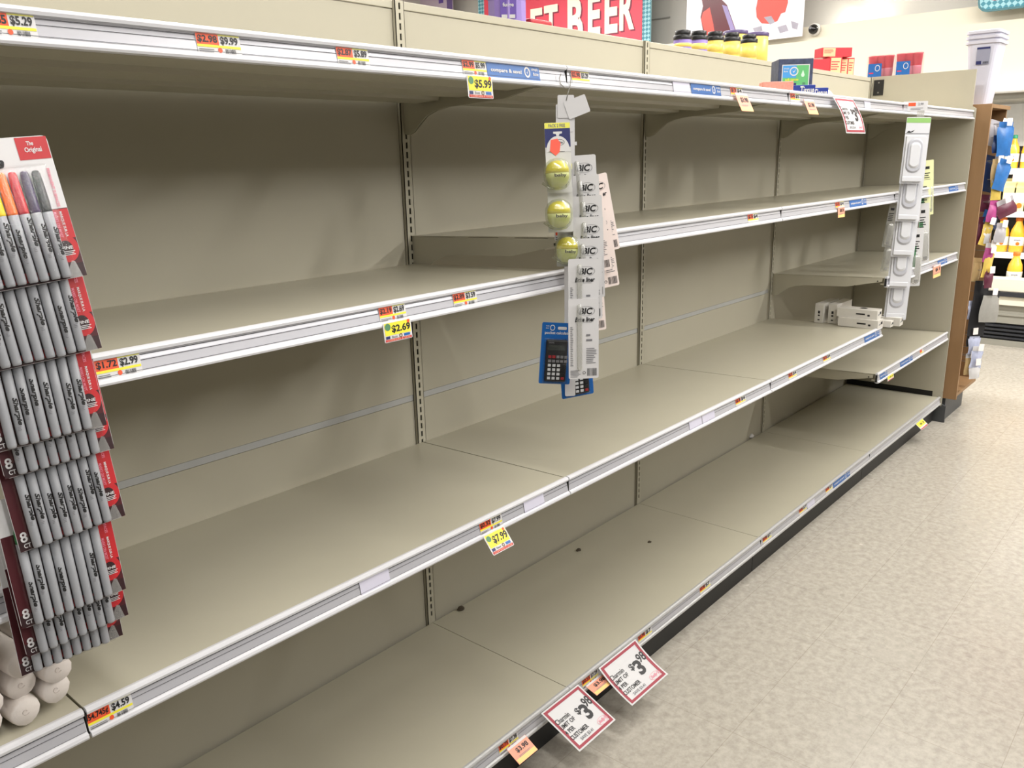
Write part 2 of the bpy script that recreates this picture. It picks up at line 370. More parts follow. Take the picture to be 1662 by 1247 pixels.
shelf(0, *Z2, 'raised beige shelf behind the strip of highlighter packs, ending at the calculators')
shelf(1, *Z2, 'middle empty beige shelf under the green tissue box section')
shelf(2, *Z2, 'second beige shelf from the top in the last section by the end panel')
shelf(2, *ZM, 'third beige shelf from the top in the last section, behind the hanging white packs')
shelf(2, *ZL, 'fourth and lowest raised beige shelf in the last section above the floor deck')
shelf(-2, *Z3, 'beige shelf corner holding the white rolls at bottom left')
shelf(-1, *Z3, 'large empty beige shelf in the nearest section, with the $4.59 ticket')
shelf(0, *Z3, 'empty beige lower shelf in the second section, below the blue calculators')
shelf(1, *Z3, 'beige lower shelf carrying the small white boxes')
shelf(-2, 1.003, 1.022, 'beige shelf behind the lowest marker packs at the left edge')
base(-2, 'floor level beige deck at the left edge of the picture'); base(-1, 'floor level beige deck in the nearest section at the bottom of the picture')
base(0, 'floor level beige deck behind the second $3.98 sign'); base(1, 'floor level beige deck with the white crumb at its back edge')
base(2, 'floor level beige deck in the last section at the end panel')
# unseen shelving across the aisle, added to block bounced and ambient light
og = empty('added_opposite_gondola', (1.0, -3.0, 0), 'unseen dark shelving run added across the aisle to absorb bounced light', 'shelving')
STOCK = mat('darkened_stock', (70, 62, 58), .7, var=.6, scale=7)  # stock kept dark to soak up light bounced into the shelf bays
MB().box(-5.0, 2.66, -.30, -.02, .12, 2.0).build('stock_face', STOCK, og); MB().box(-5.0, 2.66, -.02, .30, 0, .12).build('kick_plate', KICK, og)
for z in (.12, .5, .9, 1.3, 1.7): MB().box(-5.0, 2.66, -.02, .30, z, z+.03).build('shelf_board', BEIGE, og)
for z, h in ((.15, .33), (.53, .33), (.93, .33), (1.33, .33), (1.73, .25)): MB().box(-4.98, 2.64, -.02, .24, z+.001, z+h).build('stock_row', STOCK, og)
# ------------------------------------------------------------------ tickets and signs on the price rails
RY = -DEP-.0125                                  # plane of the rail face
FACE = Vector((0, -.0062, .0300))                # up the label channel (leans back at the top)
def rail_frame(px0, px1, zf):
    x0, x1 = xat(px0, RY, zf-.02), xat(px1, RY, zf-.02)
    up = Vector((0, .0046, .0240))
    return frame(((x0+x1)/2, -DEP-.0128, zf-.0345), (1, 0, 0), up), (x1-x0)
def ticket(px0, px1, zf, unit, price, label, split=.5, far=False):
    M, w = rail_frame(px0, px1, zf); h = .031
    e = empty('price_ticket', M, label, 'price tag', 'shelf price tickets')
    card(e, 'card', -w/2, 0, w/2, h, PAPER, r=.001)
    s = -w/2+w*split
    rect(e, 'unit_price_field', -w/2+.0004, h*.40, s, h*.97, ORANGE)
    rect(e, 'yellow_band', s, h*.86, w/2-.001, h*.98, YELLOW2)
    rect(e, 'yellow_stripe', -w/2+.0004, h*.28, w/2-.0008, h*.40, YELLOW)
    if unit: txt(e, unit, -w/2+w*.03, h*.46, s-w*.03, h*.84, BLACK, z=.0008, bold=.03)
    if price: txt(e, price, s+w*.04, h*.42, w/2-w*.06, h*.84, BLACK, z=.0008, bold=.03)
    if not far:
        lines(e, -w/2+w*.03, h*.05, -w/2+w*.42, h*.25, 2); disc(e, 'orange_seal', -w/2+w*.5, h*.17, w*.05, ORANGE, .0006, ry=h*.12)
        bars(e, w*.12, h*.04, w*.36, h*.24, 12)
    return e
def blank(px0, px1, zf, label):
    M, w = rail_frame(px0, px1, zf); e = empty('blank_ticket', M, label, 'price tag', 'blank tickets in the rails')
    card(e, 'card', -w/2, 0, w/2, .031, LILAC, r=.001)
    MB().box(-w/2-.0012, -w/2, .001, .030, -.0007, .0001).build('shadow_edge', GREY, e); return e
def bluestrip(px0, px1, zf, label, words=True):
    M, w = rail_frame(px0, px1, zf); h = .033
    e = empty('promo_strip', M, label, 'promo strip', 'blue compare and save strips')
    card(e, 'card', -w/2, -.001, w/2, h, BLUEP, r=.0015)
    if words:
        txt(e, 'compare & save!', -w*.44, h*.26, w*.14, h*.58, PAPER, z=.0008, bold=.03)
        ring(e, 'tick_ring', w*.25, h*.48, h*.20, h*.30, PAPER, ky=1.15)
        poly(e, 'tick', [(w*.25-h*.10, h*.50), (w*.25-h*.02, h*.36), (w*.25+h*.16, h*.72), (w*.25-h*.02, h*.46)], PAPER, .0009)
        txt(e, 'simply', w*.34, h*.56, w*.47, h*.78, PAPER, z=.0008); txt(e, 'done', w*.36, h*.28, w*.47, h*.52, PAPER, z=.0008)
    return e
def hang_frame(px0, px1, zf, bl, h=None, drop=.036):
    """top edge on the rail, lower left corner seen at pixel bl; h = real height (swings out from the rail) or None = hangs plumb"""
    y = -DEP-.0190; z = zf-drop
    tl = Vector((xat(px0, y, z), y, z)); tr = Vector((xat(px1, y, z), y, z))
    if h is None:
        b = at(bl[0], bl[1], 1, y-.004)
    else:
        d = ray(*bl); a = d.dot(d); k = CAM-tl; bb = d.dot(k); c = k.dot(k)-h*h; D = bb*bb-a*c
        if h < 0:                                   # card turned square to the viewer: real height from the closest approach
            t0 = -bb/a; h = -h*(tl-(CAM+d*t0)).length; c = k.dot(k)-h*h; D = max(0, bb*bb-a*c)
        t = -bb/a if D < 0 else min((-bb-math.sqrt(D))/a, (-bb+math.sqrt(D))/a)
        b = CAM+d*t
    hh = (tl-b).length if h is None else h
    return frame(tl, tr-tl, tl-b), (tr-tl).length, hh
def yellowtag(px0, px1, zf, bl, price, label, h=None, small=False):
    M, w, h = hang_frame(px0, px1, zf, bl, h)
    e = empty('sale_tag', M, label, 'price tag', 'hanging sale tags')
    bend = None
    card(e, 'card', 0, -h, w, 0, PAPER, r=.003)
    rect(e, 'yellow_field', w*.04, -h*.66, w*.96, -h*.02, YELLOW)
    rect(e, 'red_band', w*.03, -h*.97, w*.97, -h*.85, REDP)
    if not small:
        txt(e, price, w*.28, -h*.58, w*.95, -h*.16, BLACK, bold=.03)
        txt(e, 'COMPARE & SAVE', w*.08, -h*.95, w*.92, -h*.87, PEACH, z=.0009)
        disc(e, 'green_badge', w*.15, -h*.22, w*.10, GREENP, .0007)
        disc(e, 'orange_corner', w*.90, -h*.09, w*.05, ORANGE, .0007)
        rect(e, 'navy_logo', w*.05, -h*.83, w*.20, -h*.69, NAVY); txt(e, 'Best', w*.26, -h*.81, w*.46, -h*.70, GREY)
        ring(e, 'brown_logo', w*.58, -h*.755, w*.03, w*.06, mat('brown_print', (110, 90, 60), .5)); rect(e, 'blue_logo', w*.70, -h*.82, w*.92, -h*.69, BLUEP)
    else:
        txt(e, price, w*.3, -h*.5, w*.9, -h*.25, BLACK)
    return e
def peachtag(px0, px1, zf, bl, price, label, h=None):
    M, w, h = hang_frame(px0, px1, zf, bl, h, .022)
    e = empty('peach_tag', M, label, 'price tag', 'peach hanging tags')
    card(e, 'card', 0, -h, w, 0, PEACH, r=.001)
    rect(e, 'white_head', w*.02, -h*.13, w*.98, -h*.01, PAPER); rect(e, 'yellow_foot', w*.02, -h*.98, w*.98, -h*.74, PEACHY)
    txt(e, price, w*.26, -h*.54, w*.86, -h*.24, BLACK, bold=.03); lines(e, w*.2, -h*.74, w*.9, -h*.62, 2, m=GREY); return e
def bigsign(px0, px1, zf, bl, h, label, bend=None, drop=-.003):
    M, w, h = hang_frame(px0, px1, zf, bl, h, drop)
    e = empty('price_sign', M, label, 'price sign', 'red bordered $3.98 signs')
    kw = dict(bend=bend)
    card(e, 'card', 0, -h, w, 0, PAPER, t=.0008, bend=bend)
    t = .055
    B = [('border', w*.03, -h*(.03+t), w*.97, -h*.03), ('border', w*.03, -h*.97, w*.97, -h*(.97-t)), ('border', w*.03, -h*(.97-t), w*(.03+t), -h*(.03+t)), ('border', w*(.97-t), -h*(.97-t), w*.97, -h*(.03+t))]
    for b in B: rect(e, b[0], b[1], b[2], b[3], b[4], BORDER, .0005, **kw)
    g = dict(z=.0009, **kw)
    txt(e, '$', w*.52, -h*.50, w*.61, -h*.33, BLACK, bold=.02, **g); txt(e, '3', w*.61, -h*.68, w*.775, -h*.34, BLACK, bold=.04, **g); txt(e, '98', w*.765, -h*.47, w*.94, -h*.26, BLACK, bold=.02, **g)
    txt(e, 'Charmin', w*.06, -h*.385, w*.40, -h*.275, BLACK, bold=.01, **g); txt(e, 'LIMIT OF', w*.06, -h*.505, w*.42, -h*.415, BLACK, bold=.02, **g)
    txt(e, '4 PER', w*.06, -h*.635, w*.28, -h*.545, BLACK, bold=.02, **g); txt(e, 'CUSTOMER', w*.06, -h*.775, w*.50, -h*.68, BLACK, bold=.02, **g)
    txt(e, 'SAVE $3.41', w*.20, -h*.89, w*.52, -h*.815, GREY, **g)
    txt(e, "Sally's", w*.70, -h*.885, w*.91, -h*.795, PINK, shear=.4, **g)
    n = 20; o = MB(); vs = []; fs = []
    for k in range(n):
        a = 2*math.pi*k/n
        for r in (.118, .126): vs.append((w*(.80+r*math.cos(a)), -h*(.84-r*.62*math.sin(a)), .0009))
    for k in range(n): fs.append((2*k, 2*k+1, (2*k+3) % (2*n), (2*k+2) % (2*n)))
    me = o.add(vs, fs).mesh('logo_oval'); bendf(me, bend); link('logo_oval', me, PINK, e); return e

zt, z2a, z2, z3, zm, zl, zb = ZT[1], Z2A[1], Z2[1], Z3[1], ZM[1], ZL[1], ZB+.004
# topmost rail
ticket(-32, 60, zt, '29.65', '$5.29', '$5.29 ticket on the topmost rail, cut by the left edge')
ticket(320, 392, zt, '$2.98', '$9.99', 'scuffed $9.99 ticket on the topmost rail above the markers')
ticket(548, 600, zt, '$2.87', '$5.89', 'ticket reading $2.87 and $5.89 on the topmost rail')
ticket(752, 791, zt, '$2.99', '$5.99', 'small $5.99 ticket above the yellow $5.99 sale tag')
yellowtag(757, 798, zt, (757, 158), '$5.99', 'yellow $5.99 sale tag hanging under the topmost rail')
bluestrip(792, 877, zt, 'long blue compare and save strip on the topmost rail beside the $5.99 tag')
ticket(929, 958, zt, '$2.98', '$3.29', 'worn red ticket on the topmost rail right of the rail joint', far=True)
blank(1094, 1121, zt, 'blank pale ticket on the topmost rail left of a blue strip')
bluestrip(1123, 1171, zt, 'shorter blue strip in the middle of the topmost rail')
ticket(1187, 1206, zt, '$3', '$4', 'tiny orange ticket above the left peach tag on the topmost rail', far=True)
peachtag(1192, 1212, zt, (1203, 180), '$3.98', 'left peach tag swinging from the topmost rail', h=-1.05)
ticket(1284, 1299, zt, '$4', '$5', 'tiny orange ticket just right of the green tissue box', far=True)
peachtag(1304, 1320, zt, (1312, 185), '$3.98', 'right peach tag swinging from the topmost rail near the $3.98 sign', h=-1.05)
bigsign(1352, 1384, zt, (1366, 215), -1.08, 'red bordered $3.98 sign hanging from the topmost rail', bend=lambda x, y: .010*math.sin(min(1, max(0, (y+.16)/.16))*math.pi), drop=.006)
blank(1404, 1414, zt, 'small blank ticket on the topmost rail right of the hanging $3.98 sign')
# second shelf of the nearest section
ticket(156, 230, z2a, '$1.72', '$2.99', 'ticket reading $1.72 and $2.99 beside the marker packs')
ticket(617, 660, z2a, '$2.19', '$2.69', 'ticket reading $2.19 with the yellow $2.69 sale tag below')
yellowtag(621, 666, z2a, (624, 558), '$2.69', 'yellow $2.69 sale tag hanging in front of the upright')
ticket(737, 775, z2a, '$2.89', '$3.59', 'torn $3.59 ticket near the end of the second shelf')
# raised second shelf
ticket(1215, 1232, z2, '$3', '$4', 'tiny orange ticket on the middle shelf rail near its joint', far=True)
ticket(1357, 1371, z2, '$3', '$4', 'tiny red ticket above the pink hanging tag', far=True)
peachtag(1360, 1371, z2, (1360, 354), '$2', 'small pink and white tag hanging from the middle shelf rail')
bluestrip(1380, 1407, z2, 'blue strip beside the small pink hanging tag')
bluestrip(1541, 1556, z2, 'short blue strip at the far end of the second shelf')
# last section
bluestrip(1523, 1538, zm, 'short blue strip on the third shelf of the last section')
peachtag(1515, 1527, zm, (1518, 447), '$1', 'pale hanging tag right of the white packs in the last section')
bluestrip(1429, 1441, zl, 'blue strip at the left end of the lowest raised shelf')
bluestrip(1462, 1482, zl, 'blue strip in the middle of the lowest raised shelf')
yellowtag(1440, 1450, zl, (1442, 618), '$2', 'narrow yellow tag hanging from the lowest raised shelf', small=True)
ticket(1494, 1500, zl, '', '', 'tiny worn ticket on the lowest raised shelf near the end panel', far=True)
# third shelf
ticket(143, 216, z3, '54.745\u00a2', '$4.59', 'orange and white $4.59 ticket at the corner near the white rolls')
blank(586, 633, z3, 'largest blank lilac ticket on the lower rail of the nearest section')
ticket(780, 816, z3, '$0.32', '$7.99', 'ticket reading $0.32 above the yellow $7.99 sale tag')
yellowtag(784, 818, z3, (793, 905), '$7.99', 'yellow $7.99 sale tag hanging from the lower rail', h=-1.03)
blank(852, 884, z3, 'blank lilac ticket just left of the lower rail joint')
blank(1120, 1140, z3, 'left one of two adjoining blank tickets on the lower rail')
blank(1141, 1161, z3, 'right one of two adjoining blank tickets on the lower rail')
ticket(1195, 1211, z3, '$3', '$4', 'small orange ticket right of the two blank tickets', far=True)
ticket(1281, 1294, z3, '$3', '$4', 'small orange ticket just past the lower rail joint', far=True)
ticket(1337, 1349, z3, '$3', '$4', 'small orange ticket on the lower rail below the white boxes', far=True)
bluestrip(1404, 1428, z3, 'blue strip on the lower rail beside the protruding white boxes')
# floor deck
ticket(811, 842, zb, '$0.75', '$7.38', 'orange ticket above the nearest peach $3.98 tag on the floor deck')
peachtag(822, 852, zb, (836, 1246), '$3.98', 'nearest peach $3.98 tag on the floor deck rail', h=-1.05)
ticket(946, 972, zb, '$0.55', '$7.39', 'orange ticket between the two big $3.98 signs')
peachtag(950, 978, zb, (968, 1130), '$3.98', 'peach $3.98 tag tucked between the two big signs', h=-1.05)
bigsign(878, 938, zb, (932, 1227), -1.04, 'nearest red bordered $3.98 limit sign on the floor deck')
bigsign(971, 1027, zb, (1000, 1160), -1.03, 'curled red bordered $3.98 limit sign right of the nearest one', bend=lambda x, y: 1.5*(y+.03)**2+.4*x*x)
for a, b, t in ((1037, 1059, 'first small ticket right of the curled $3.98 sign on the floor deck'), (1137, 1154, 'second small ticket right of the curled sign on the floor deck'),
                (1239, 1253, 'small orange ticket at the floor deck rail joint'), (1298, 1310, 'small orange ticket left of a blank one on the floor deck'),
                (1341, 1352, 'small orange ticket touching the blue strip on the floor deck')):
    ticket(a, b, zb, '$3.98', '$7', t, far=True)
blank(1311, 1323, zb, 'small blank ticket on the floor deck rail')
bluestrip(1353, 1380, zb, 'blue strip on the floor deck rail')
yellowtag(1486, 1497, zb, (1494, 699), '$2', 'small yellow tag sticking out from the far floor deck rail', h=-1.05, small=True)
# ------------------------------------------------------------------ left clip strip: marker packs
MGREY = mat('marker_barrel', (158, 160, 165), .42, 0, .5, .03); MAROON = mat('maroon_card', (70, 18, 26), .45); RED2 = mat('scarlet_card', (180, 34, 40), .45)
DMAR = mat('dark_maroon', (44, 20, 24), .45)
CAPS = [mat('cap_'+n, c, .25) for n, c in (('green', (40, 120, 70)), ('blue', (30, 70, 160)), ('sky', (60, 150, 210)), ('yellow', (244, 214, 50)), ('orange', (246, 120, 40)), ('red', (200, 40, 50)), ('purple', (62, 44, 84)), ('black', (30, 30, 34)))]
CW, CHt = .140, .178
bar_prof = [(.0040, -.1755), (.0050, -.1748), (.0056, -.172), (.0058, -.120), (.0060, -.0925)]
cap_prof = [(.0060, -.0925), (.0061, -.090), (.0056, -.060), (.0050, -.046), (.0040, -.0425), (.0020, -.0415)]
def swap(prof): # lathe is about z; markers run along local y
    mb = MB(); mb.lathe(prof, 14); mb.v = [(x, z, -y) for x, y, z in mb.v]; return mb
cap2 = [(.0060, -.062), (.0058, -.055), (.0052, -.046), (.0040, -.0425), (.0020, -.0415)]
bar2_me = swap(bar_prof[:-1]+[(.0060, -.062)]).mesh('barrel'); cap2_me = swap(cap2).mesh('cap')
bar_me = swap(bar_prof).mesh('barrel'); cap_me = swap(cap_prof).mesh('cap')
def marker_pack(M, label, rnd, full):
    e = empty('marker_pack', M, label, 'marker pack', 'eight count marker packs on the clip strip'); w = CW/2
    c = card(e, 'backing_card', -w, -CHt, w, 0, PAPER, t=.0009, r=.006)
    rect(c, 'maroon_field', -w+.0004, -CHt+.0005, w-.0004, -.090 if full else -.050, MAROON, .0003)
    rect(c, 'dark_foot', -w+.0006, -CHt+.001, w-.0006, -.160, DMAR, .0004)
    rect(c, 'red_side', w-.026, -.128, w-.0005, -.091 if full else -.052, RED2, .0004)
    ring(c, 'red_ring', w-.016, -.140, .0085, .0155, RED2, .0006, 1.15); disc(c, 'dark_centre', w-.016, -.140, .0085, DMAR, .0007, ry=.0098)
    txt(c, 'FINE', w-.0215, -.1415, w-.0075, -.1375, PAPER, z=.0009); lines(c, w-.021, -.149, w-.006, -.1425, 3, z=.0009, m=PAPER)
    txt(c, 'MARQUE SUR LA', w-.0125, -.126, w-.0085, -.094, PAPER, z=.0009, rot=3); txt(c, 'MARKS ON MOST', w-.019, -.126, w-.015, -.094, PINK, z=.0009, rot=3)
    txt(c, 'PERMANENT SURFACES', w-.012, -.088, w-.008, -.040, PINK, z=.0009, rot=3)
    disc(c, 'red_swoosh', -.004, -.168, .03, RED2, .0006, ry=.006)
    txt(c, '8', -w+.004, -CHt+.012, -w+.0125, -CHt+.026, PAPER, z=.0009); txt(c, 'CT', -w+.006, -CHt+.004, -w+.0145, -CHt+.010, PAPER, z=.0009)
    if full:
        rect(c, 'red_corner', w-.038, -.028, w-.001, -.001, RED2, .0004); txt(c, 'The', w-.026, -.011, w-.018, -.006, PAPER, z=.0009); txt(c, 'Original', w-.030, -.021, w-.010, -.013, PAPER, z=.0009)
        card(c, 'hang_hole', -.013, -.0165, .013, -.0085, SLOT, t=.0001, r=.0039).location = (0, 0, .0004)
        txt(c, 'Sharpie', -.060, -.040, .013, -.021, BLACK, z=.0009, bold=.03, shear=.3)
    for k in range(8):
        x = -.0500+k*.01315+rnd.uniform(-.0003, .0003); tw = rnd.uniform(-.0022, .0022)
        bm_, cm_ = (bar_me, cap_me) if full else (bar2_me, cap2_me)
        b = link('marker', bm_, MGREY, e, True); b.location = (x, rnd.uniform(-.0008, .0008), .0070)
        if not cm_.materials: cm_.materials.append(CAPS[0])
        link('cap', cm_, None, b, True); cp = b.children[0]
        cp.material_slots[0].link = 'OBJECT'; cp.material_slots[0].material = CAPS[k]
        if rnd.random() < .85:
            o = rnd.uniform(-.012, .010); r = .0062
            txt(b, 'Sharpie', -.0042+tw, -.140+o, .0036+tw, -.104+o, BLACK, z=r, rot=3, cyl=r, bold=.045, shear=.3)
            lines(b, -.0042+tw*.5, -.146+o, .0005+tw*.5, -.140+o, 3, z=.0062, m=GREY)
    # vacuum formed blister: low front face with sloped sides
    X0b, X1b, Yb0, Yb1, h = -.0595, .0545, -.1765, -.036, .0145
    mb = MB(); mb.add([(X0b-.003, Yb0-.0005, .0008), (X1b+.003, Yb0-.0005, .0008), (X1b+.003, Yb1+.003, .0008), (X0b-.003, Yb1+.003, .0008), (X0b, Yb0+.001, h), (X1b, Yb0+.001, h), (X1b, Yb1, h), (X0b, Yb1, h)],
           [(4, 5, 6, 7), (0, 1, 5, 4), (1, 2, 6, 5), (2, 3, 7, 6), (3, 0, 4, 7)])
    mb.build('blister', BLISTER, e, bevel=.002)
    t = MB().add([(w-.022, -CHt, .0011), (w-.006, -CHt, .0011), (w-.010, -.158, .0011), (w-.014, -.156, .0011), (w-.019, -.164, .0011)], [(0, 1, 2, 3, 4)]); t.build('tape_seal', HAZY, e)
    return e
BR = [(142, 447), (166, 565), (174, 690), (186, 728), (204, 837), (205, 956), (209, 998), (200, 1031)]
LAB = ['topmost marker pack showing coloured caps, white card top', 'second marker pack from the top, under the coloured caps pack', 'third marker pack from the top, level with the $1.72 ticket',
       'fourth marker pack, only its barrel ends showing below the third', 'fifth marker pack from the top, level with the grey back panel stripe', 'sixth marker pack from the top, large part of its barrels showing',
       'seventh marker pack, narrow slice above the lowest one', 'lowest marker pack on the left clip strip, above the white rolls']
rnd = random.Random(3); tilt = math.atan(.15); yb = -.668; prev = None
for k, (p, lab) in enumerate(zip(BR, LAB)):
    if prev is not None:
        zc = at(p[0], p[1], 1, yb)[2]; yb += max(.0, .0185-(prev-zc)*.15) + (prev-zc)*0
    br = at(p[0], p[1], 1, yb); prev = br.z
    M = facing((0, 0, 0), 0, -tilt, (.075, .05, .01, .02, .03, .0, .01, -.02)[k])
    org = br - (M.to_3x3() @ Vector((CW/2, -CHt, 0)))
    M.translation = org
    marker_pack(M, lab, rnd, k == 0)
s = empty('clip_strip', facing((-1.232, -.585, 1.70), 0, 0), 'grey plastic hanging strip behind the marker packs at the left edge', 'clip strip')
card(s, 'strip', -.018, -.80, .018, .03, mat('grey_strip', (150, 150, 150), .4), r=.004)
card(s, 'header_holder', -.055, .0, .040, .042, PAPER, t=.001, r=.004).location = (0, 0, .002)
rect(s, 'yellow_top', -.053, .034, .038, .041, YELLOW2, .0026); txt(s, '$9.99', -.01, .020, .032, .031, BLACK, z=.0026); rect(s, 'yellow_stripe', -.053, .013, .038, .018, YELLOW2, .0026); bars(s, .0, .002, .032, .011, 12, z=.0026)
MB().tube([(-.0, .042, .0), (-.0, .06, .004), (0, .072, .012), (0, .066, .022)], .0012, 6).build('wire_hook', WIRE, s)
# package behind the packs at the left edge
o = empty('boxed_set', facing((-1.335, -.47, 1.024), .1), 'white and black boxed product with a red stripe at the left edge', 'box')
MB().box(-.05, .05, 0, .115, -.08, 0).build('carton', PAPER, o, bevel=.002)
disc(o, 'black_print', .0, .075, .035, BLACK, .0006); rect(o, 'red_stripe', -.05, .016, .05, .034, RED2, .0006); txt(o, 'NATURAL', -.02, .020, .045, .030, PAPER, z=.001)

# ------------------------------------------------------------------ white rolls at the bottom left
ROLL = mat('white_roll', (224, 216, 210), .7, 0, .2, .05, 80, bump=.3)
def roll_mesh(sd):
    r_ = random.Random(sd); n = 14; mb = MB(); vs = []; fs = []
    prof = [(.0195, 0), (.0215, .004), (.0220, .02), (.0216, .07), (.0220, .13), (.0205, .135)]
    for i, (r, y) in enumerate(prof):
        for k in range(n):
            a = 2*math.pi*k/n; q = r*(1+.035*math.sin(3*a+sd)+r_.uniform(-.02, .02)); vs.append((q*math.cos(a), y, q*math.sin(a)))
    for i in range(len(prof)-1):
        for k in range(n): fs.append((i*n+k, (i+1)*n+k, (i+1)*n+(k+1) % n, i*n+(k+1) % n))
    c = len(vs); vs.append((.002, .004, .001)); vs.append((0, .13, 0))
    for k in range(n): fs.append((k, (k+1) % n, c)); fs.append(((len(prof)-1)*n+(k+1) % n, (len(prof)-1)*n+k, c+1))
    return mb.add(vs, fs).mesh('paper_body')
RM = [roll_mesh(k) for k in range(4)]
RP = [((.0, 0), 'right'), ]
def rolls(cx, y0, yaw, side, rows):
    k = 0; names = {3: ('bottom', 'second lowest', 'topmost'), 4: ('bottom', 'second lowest', 'second highest', 'topmost')}[rows]
    for j in range(rows):
        for i in (0, 1):
            e = empty('white_roll', Matrix.Translation((cx+(i-.5)*.0445+.004*((j*7+i) % 3-1), y0+.012*((j+i) % 2), .7845+.0225+j*.0385+(.006 if i else 0))) @ Matrix.Rotation(yaw, 4, 'Z'),
                      f'{names[j]} {"right" if i else "left"} white paper roll of the {side} bundle at bottom left', 'paper roll', 'white paper rolls')
            link('paper_body', RM[(j*2+i) % 4], ROLL, e, True)
            sp = []
            for q in range(9): a = q*.7; rr = .002+.0005*q; sp.append((rr*math.cos(a), .0022-.0*rr, rr*math.sin(a)))
            MB().tube(sp, .0006, 4).build('rolled_edge', mat('roll_shadow', (196, 186, 180), .8), e)
            k += 1
rolls(-1.262, -.535, .12, 'right', 3); rolls(-1.362, -.548, .10, 'left', 4)

# ------------------------------------------------------------------ middle clip strip
YC = math.radians(42)
st = empty('clip_strip', facing((-.022, -.588, 1.735), YC), 'white plastic clip strip on a wire hook in front of the first rail joint', 'clip strip')
card(st, 'strip', -.012, -.72, .014, -.03, PAPER, r=.003)
for k in range(8): MB().box(.014, .019, -.12-k*.075, -.112-k*.075, -.0008, .0).build('hook_tab', PAPER, st)
card(st, 'hang_tag', -.026, -.060, .012, -.010, PAPER, r=.003).location = (0, 0, .003)
t2 = card(st, 'hang_tag', -.022, -.028, .030, .012, PAPER, r=.003); t2.location = (.012, -.030, .0045); t2.rotation_euler = (0, 0, .35)
t3 = card(st, 'hang_tag', -.030, -.090, .010, -.030, PAPER, r=.003); t3.location = (0, 0, .0015)
MB().tube([(-.006, -.022, .004), (-.002, -.006, .003), (.004, .010, 0), (.006, .028, -.004), (.002, .040, -.008)], .0011, 6).build('wire_hook', WIRE, st)
MB().tube([(-.016, .036, -.006), (-.020, .026, -.004), (-.018, .014, -.002), (-.008, .004, 0)], .0011, 6).build('wire_hook', WIRE, st)
tk = card(st, 'ticket', -.036, -.335, .020, -.306, PAPER, r=.002); tk.location = (0, 0, .008)
rect(tk, 'orange_field', -.034, -.323, -.008, -.307, ORANGE, .0005); txt(tk, '2.99', -.005, -.321, .018, -.309, BLACK); lines(tk, -.034, -.333, .018, -.325, 2, m=BLACK)
SILV = mat('foil_card', (206, 206, 204), .4, .1); EGGY = mat('egg_yellow', (226, 212, 60), .3); EGGG = mat('egg_lower', (196, 200, 130), .3); ORNG = mat('fluor_sticker', (250, 96, 78), .5)
EGGC = clear('egg_bubble', (246, 248, 238), .16, .06, .05)
def egg_pack(M, label, first, sticker):
    e = empty('egg_blister_pack', M, label, 'blister pack', 'yellow egg blister packs')
    c = card(e, 'backing_card', -.029, -.150, .029, 0, SILV, r=.003)
    rect(c, 'yellow_top', -.0288, -.012, .0288, -.0004, YELLOW2); txt(c, 'PACK 2 FREE', -.020, -.010, .018, -.003, GREY, z=.0008)
    rect(c, 'navy_field', -.0288, -.052, .0288, -.0124, NAVY)
    poly(c, 'white_arch', [(-.0288, -.062)]+[(.0265*math.cos(math.pi-a*math.pi/12), -.058+.030*math.sin(a*math.pi/12)) for a in range(13)]+[(.0288, -.062)], PAPER, .0006)
    poly(c, 'hang_hole', [(-.010, -.019), (.010, -.019), (.010, -.023), (.004, -.024), (.003, -.028), (-.003, -.028), (-.004, -.024), (-.010, -.023)], PAPER, .0008)
    ring(c, 'brand_oval', .004, -.042, .010, .0112, BLACK, .0008, .6); txt(c, 'balm', -.003, -.045, .011, -.039, BLACK, z=.0009); lines(c, -.022, -.062, .020, -.0595, 1, m=BLACK, z=.0009)
    if sticker: poly(c, 'price_sticker', [(-.016, -.036), (-.001, -.034), (.006, -.044), (.003, -.062), (-.006, -.070), (-.019, -.060)], ORNG, .0012)
    prof = [(.002, -.0265), (.012, -.0245), (.019, -.018), (.0228, -.008), (.0232, .002)]
    prof2 = [(.0234, .002), (.0225, .010), (.0185, .018), (.0115, .0235), (.003, .0255)]
    g = empty('x', Matrix(), 'x', 'x'); bpy.data.objects.remove(g)
    def eg(name, pr, m, sc=1.0):
        mb = MB(); mb.lathe([(r*sc, z*sc) for r, z in pr], 22); mb.v = [((x*1.12)-.011, z*1.12-.110, -y*1.12+.025) for x, y, z in mb.v]; return mb.build(name, m, e, True)
    eg('egg_base', prof, EGGG); eg('egg_top', prof2, EGGY); b = eg('bubble', prof+prof2, EGGC, 1.18)
    mb = MB().tube([(-.040, -.128, .006), (-.030, -.138, .020), (-.011, -.142, .028), (.008, -.138, .020), (.018, -.128, .006)], .003, 6); mb.build('bubble_lip', EGGC, e, True)
    txt(e, 'baby', -.024, -.1185, .003, -.1095, BLACK, z=.0517, cyl=.03); None
    return e
for k, (px, py, lab) in enumerate(((904, 199, 'top egg blister pack with orange sticker under the white tags'), (908, 266, 'middle egg blister pack on the middle clip strip'), (926, 326, 'lowest egg blister pack, overlapping the shelf end and leaning right'))):
    p = at(px, py, 1, -.612-.004*(2-k)); egg_pack(facing(p, YC-.1, -.06, (.02, .0, -.05)[k]), lab, k == 0, k == 0)
